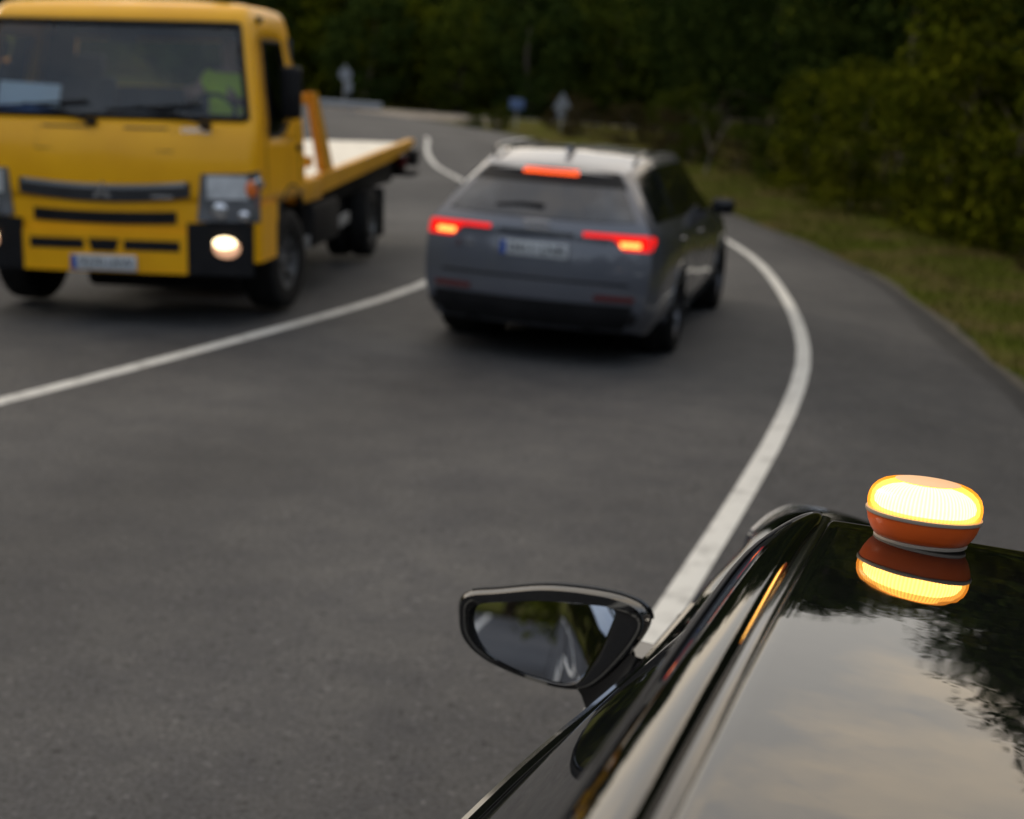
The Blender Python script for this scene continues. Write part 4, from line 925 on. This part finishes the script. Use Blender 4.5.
# ------------------------------------------------------------------ trees
def leaf_quads(cent, size, n_per, spread, flat=.7):
    """cloud of small leaf faces round each clump centre"""
    c = np.repeat(cent, n_per, axis=0); N = len(c)
    d = rng.normal(size=(N, 3)); d /= np.linalg.norm(d, axis=1, keepdims=True); rad = rng.random(N) ** .5
    p = c + d * (rad * spread)[:, None] * (1, 1, flat)
    a = rng.normal(size=(N, 3)); a /= np.linalg.norm(a, axis=1, keepdims=True); b = np.cross(a, rng.normal(size=(N, 3))); b /= np.linalg.norm(b, axis=1, keepdims=True)
    s = size * rng.uniform(.6, 1.3, N)[:, None]
    V = np.stack([p - a * s, p + b * s * .5, p + a * s, p - b * s * .5], 1).reshape(-1, 3)
    F = [(4 * i, 4 * i + 1, 4 * i + 2, 4 * i + 3) for i in range(N)]
    return V, F
def tree_mesh(h, w, clumps, n_per, leaf_s, base=.25, lean=.0, shrub=False, multi=1):
    tr = MB(); cents = []
    for s_ in range(multi):
        bx, by = (rng.normal(size=2) * w * .12 if multi > 1 else (0, 0)); a0 = rng.random() * 6.28
        top = np.array((bx + math.cos(a0) * w * .12, by + math.sin(a0) * w * .12, h * .82))
        P = [np.array((bx, by, -.15)), np.array((bx, by, h * .08)), np.array((bx + rng.normal() * .05 * w, by + rng.normal() * .05 * w, h * .4)), top]
        pts = [cr_eval(np.array(P), u) for u in np.linspace(0, 3, 10)]; r0 = h * (.022 if not shrub else .012)
        tr.tube(pts, list(np.linspace(r0 * 1.3, r0 * .25, 10)), 8)
        for k in range(9 if not shrub else 6):
            f = rng.uniform(base, .95); st_ = cr_eval(np.array(P), f * 3); an = rng.random() * 6.28
            ln = w * .45 * math.sqrt(max(.12, 1 - (2 * f - 1.0) ** 2)) * rng.uniform(.7, 1.1)
            e = st_ + np.array((math.cos(an) * ln, math.sin(an) * ln, ln * rng.uniform(.1, .6))); m_ = (st_ + e) / 2 + (0, 0, .06 * ln)
            tr.tube([st_, m_, e], [r0 * .42, r0 * .28, r0 * .1], 6); cents += [e, m_ + rng.normal(size=3) * .1 * w]
    while len(cents) < clumps:
        q = rng.normal(size=3); q /= np.linalg.norm(q); q *= rng.uniform(.45, 1.0) ** .6
        zc = h * (base + 1) / 2; z = zc + q[2] * h * (1 - base) / 2
        wz = w / 2 * (1.05 if z < zc else .95); cents.append(np.array((q[0] * wz, q[1] * wz, z)))
    cents = np.array(cents[:clumps]); keep = rng.random(len(cents)) > .08; cents = cents[keep]
    V, F = leaf_quads(cents, leaf_s, n_per, w * (.115 if clumps > 200 else .15))
    return (tr.v, tr.f), (V, F)
def add_tree(name, protos, key, x, y, s, rz, label, group, leafm=None, cat='tree'):
    tm, lm = protos[key]
    t = empty(name, (x, y, ground_z(x, y)), rz, label=label, cat=cat, group=group); t.scale = (s, s, s * random.uniform(.92, 1.1))
    for nm, me in (('trunk', tm), ('crown', lm)):
        o = bpy.data.objects.new(nm, me); link(o, t)
    return t
PR = {}
def proto(key, leafm, *a, **k):
    (tv, tf), (lv, lf) = tree_mesh(*a, **k)
    tm = bpy.data.meshes.new(key + '_trunk'); tm.from_pydata([tuple(v) for v in tv], [], tf); tm.materials.append(M['bark'])
    lm = bpy.data.meshes.new(key + '_crown'); lm.from_pydata(lv.tolist(), [], lf); lm.materials.append(M[leafm])
    PR[key] = (tm, lm)
proto('oak_a', 'leaf_dark', 8.5, 6.0, 300, 120, .075, base=.10)
proto('oak_b', 'leaf_mid', 7.5, 5.4, 290, 120, .075, base=.08)
proto('oak_y', 'leaf_yellow', 7.0, 4.6, 240, 110, .07, base=.06)
proto('pine_a', 'leaf_dark', 12, 6.5, 260, 100, .09, base=.38)
proto('shrub_y', 'leaf_yellow', 3.2, 2.8, 70, 120, .055, base=.05, shrub=True, multi=3)
proto('shrub_d', 'leaf_mid', 2.4, 2.6, 50, 110, .055, base=.03, shrub=True, multi=3)
proto('shrub_b', 'leaf_brown', 1.9, 2.4, 40, 50, .07, base=.03, shrub=True, multi=3)
proto('far_a', 'leaf_dark', 11, 8.5, 110, 60, .24, base=.05)
proto('far_b', 'leaf_mid', 10, 8.0, 110, 60, .24, base=.05)
proto('far_c', 'leaf_yellow', 7, 6.0, 80, 60, .22, base=.05)
def D(y): return edge_x(y)
T_R = 'trees along the right verge'
oaks = [('oak_a', 9.6, 14.0, 1.0), ('oak_b', 10.6, 16.5, 1.05), ('oak_a', 10.0, 20.5, 1.0), ('oak_a', 10.6, 24.5, 1.0), ('oak_b', 9.8, 28.5, .70), ('oak_a', 10.6, 33, .62), ('oak_a', 9.4, 38, 1.12), ('oak_b', 10.6, 43, 1.3), ('oak_a', 9.0, 49, 1.35), ('oak_b', 12, 54, 1.5), ('oak_a', 9.6, 61, 1.5), ('oak_a', 8.6, 69, 1.5), ('oak_y', 9.9, 26.4, .85), ('oak_y', 9.9, 22.4, 1.0), ('oak_y', 9.2, 31, .58),
        ('pine_a', 13.5, 18, 1.0), ('pine_a', 14, 25, .9), ('pine_a', 17, 33, .9), ('oak_a', 14.5, 29, 1.0), ('oak_a', 14.2, 40, .75), ('oak_a', 15, 48, .75), ('oak_b', 10.4, 8, 1.0), ('oak_a', 10.5, 2, 1.0)]
for i, (k, x, y, s) in enumerate(oaks):
    lab = {'oak_a': 'dense dark green tree standing on the right verge', 'oak_b': 'olive green bushy tree standing on the right verge', 'oak_y': 'yellowish green tree among the dark trees of the right verge', 'pine_a': 'tall dark tree rising behind the right verge trees'}[k]
    add_tree('oak_tree' if k != 'pine_a' else 'pine_tree', PR, k, x, y, s, i * 1.7, lab, T_R + {'oak_a': ', dark', 'oak_b': ', olive', 'oak_y': ', yellowish', 'pine_a': ', tall'}[k])
for i, (k, x, y, s) in enumerate([('shrub_y', 8.1, 23.0, 1.25), ('shrub_y', 7.5, 26.5, 1.1), ('shrub_y', 7.1, 30, 1.0), ('shrub_y', 8.6, 20.6, 1.5), ('shrub_y', 8.3, 25, 1.75), ('shrub_y', 6.9, 34, 1.0)]):
    add_tree('shrub', PR, k, x, y, s, i * 2.1, 'yellow green leafy shrub at the edge of the right verge', 'yellow green shrubs on the right verge', cat='shrub')
for i, (x, y, s) in enumerate([(6.4, 39, .9), (4.9, 46, .75), (8.6, 18.6, .9), (7.6, 28, .7), (5.5, 55, 1.1), (-1.4, 64.5, .55), (-2.6, 64, .5)]):
    add_tree('shrub', PR, 'shrub_d', x, y, s, i * 1.3, 'low dark green bush beside the road' if i != 5 else 'low green bush beside the blue road sign', 'dark green bushes beside the road', cat='shrub')
for i, (x, y, s) in enumerate([(2.2, 61, .8), (3.6, 58, .9), (4.6, 52, .9), (4.6, 49, .7), (1.6, 69, .9), (5.8, 43, .8), (7.0, 28.5, .3), (7.4, 21.3, .3)]):
    add_tree('shrub', PR, 'shrub_b', x, y, s, i * 1.9, 'dry brown shrub on the bank beyond the grey car', 'dry brown shrubs on the bank', cat='shrub')
dead = MB().tube([(0, 0, -.1), (.1, 0, .5), (.35, .05, 1.1), (.62, .05, 1.5)], [.05, .045, .03, .012], 8).tube([(.12, 0, .6), (-.05, .1, 1.0), (-.1, .12, 1.3)], [.03, .02, .01], 6).build('dead_branch', 'dead_wood')
dead.location = (4.75, 41, ground_z(4.75, 41)); tag(dead, 'bare pale leaning branch at the foot of the right verge trees', 'branch')
# far wood closing the bend, and trees behind the camera that the mirror and the paint reflect
n = 0
for row, (yy, x0, x1, stp, sc_) in enumerate([(86, -9, 24, 4.6, .62), (93, -9, 28, 5.0, .72), (100, -42, 32, 5.0, .8), (109, -48, 36, 5.6, .9), (122, -56, 44, 6.6, 1.0), (140, -66, 56, 8.0, 1.1), (165, -76, 66, 9.5, 1.2)]):
    x = x0
    while x < x1:
        xx = x + rng.normal() * 1.0; y = yy + rng.normal() * 1.2 + .08 * abs(xx + 4)
        if not (xx < -8 and y < np.interp(xx, [-62, -32, -17, -8], [128, 108, 94, 84])):
            k = ['far_a', 'far_a', 'far_b', 'far_a', 'far_b', 'far_c'][int(rng.integers(0, 6))]
            lab = {'far_a': 'dark green tree in the far wood across the bend', 'far_b': 'olive tree in the far wood across the bend', 'far_c': 'light green tree in the far wood across the bend'}[k]
            add_tree('wood_tree', PR, k, xx, y, sc_ * rng.uniform(.85, 1.2), rng.random() * 6.28, lab, 'far wood, ' + k.replace('far_a', 'dark').replace('far_b', 'olive').replace('far_c', 'light')); n += 1
        x += stp
for x, y, sc_, rz in ((-11.5, 98, 1.3, .4), (-7.5, 90, 1.0, 2.0), (-15, 101, 1.3, 3.3), (3.5, 89, .9, 1.1), (9, 90, 1.0, 5.0)):
    add_tree('wood_tree', PR, 'far_c', x, y, sc_, rz, 'light green tree in the far wood across the bend', 'far wood, light')
for i, (x, y, s) in enumerate([(-13, 34, 1.0), (-14, 27, .9), (-16, 42, 1.1), (-15, 20, .95), (-17, 52, 1.2), (-20, 62, 1.1), (-17, 12, 1.0), (-24, 74, 1.2)]):
    add_tree('oak_tree', PR, 'oak_b' if i % 2 else 'oak_a', x, y, s * 1.1, i * 2.3, 'tree on the left bank behind the tow truck', 'trees on the left bank')
for i, (x, y, s) in enumerate([(-20, -4, 1.0), (-24, -14, 1.1), (-3, -14, .9), (1, -22, 1.1), (-5, -34, 1.2), (-24, -30, 1.2), (-15, -46, 1.3), (6, -12, 1.0), (9, -4, 1.0), (-30, -42, 1.3), (-19, -44, 1.3), (-11, -46, 1.3), (-24, -42, 1.3), (-8, -40, 1.2), (-21, -22, 1.1)]):
    add_tree('oak_tree', PR, 'oak_a' if i % 2 else 'oak_b', x, y, s, i * 2.9, 'leafy tree beside the road behind the black car', 'trees behind the black car')

# ------------------------------------------------------------------ grass on the right verge
def grass():
    V, F = [], []; n = 0
    while n < 26000:
        y = rng.uniform(6, 48) ** 1.0; e = edge_x(y); d = .12 + rng.random() ** 1.1 * 5.0; x = e + d
        if rng.random() > (.5 + .5 * math.sin(x * 2.1 + y * .7) * math.sin(y * 1.3 - x)) ** .6 + .15: continue
        z = ground_z(x, y); h = rng.uniform(.03, .10); a = rng.random() * 6.28; w = .012; dx, dy = math.cos(a) * w, math.sin(a) * w; lx, ly = rng.normal(size=2) * h * .4
        k = len(V); V += [(x - dx, y - dy, z), (x + dx, y + dy, z), (x + lx, y + ly, z + h)]; F.append((k, k + 1, k + 2)); n += 1
    o = mesh_obj('grass', V, F, 'grass', smooth=0); tag(o, kind='stuff')
grass()

# ------------------------------------------------------------------ far road furniture
def place(o, x, y, rz=0): o.location = (x, y, max(0, ground_z(x, y))); o.rotation_euler = (0, 0, rz); return o
sg = place(empty('direction_sign', label='small blue rectangular road sign on a post beyond the grey car', cat='road sign'), -.7, 66)
MB().box((0, 0, 1.0), (.62, .03, .46), bev=.01).build('sign_panel', 'sign_blue', sg); MB().tube([(0, .03, -.1), (0, .03, 1.15)], .035, 10).build('post', 'steel', sg)
sg = place(empty('warning_sign', label='pale triangular road sign on a wide post, right of the blue sign', cat='road sign'), 1.25, 66)
MB().prism([(-.42, .95), (.42, .95), (0, 1.68)], -.015, .015).build('sign_panel', 'sign_white', sg); MB().box((0, 0, .75), (.42, .028, .35), bev=.01).build('lower_plate', 'sign_white', sg); MB().tube([(0, .04, -.1), (0, .04, 1.3)], .04, 10).build('post', 'steel', sg)
gr_ = empty('guard_rail', (-9.3, 70, -.2), R(-3), label='grey steel guard rail beside the far road behind the tow truck', cat='guard rail')
prof = [(-.03, .46), (.0, .50), (.035, .55), (.0, .60), (-.0, .64), (.035, .69), (.0, .74), (-.03, .78)]
MB().slab(np.array([[(x, -a, b) for a, b in prof] for x in np.linspace(-7.0, 2.4, 16)]), np.tile(np.array((0, 1.0, 0)), (16, 8, 1)), .006).build('rail', 'steel', gr_)
for x in (-7, -5, -3, -1, 1): MB().box((x, .06, .35), (.08, .06, .8)).build('post', 'steel', gr_)
sg = place(empty('traffic_sign', label='pale round road sign with small plate behind the guard rail', cat='road sign'), -9.0, 72)
MB().lathe([(.001, -.012), (.30, -.012), (.30, .012), (.001, .012)], 32, 'Y', (.1, 0, 1.75)).build('sign_panel', 'sign_white', sg); MB().box((.26, 0, 1.15), (.34, .024, .55), bev=.01).build('lower_plate', 'sign_white', sg); MB().tube([(.1, .04, -.1), (.1, .04, 2.2)], .04, 10).build('post', 'steel', sg)
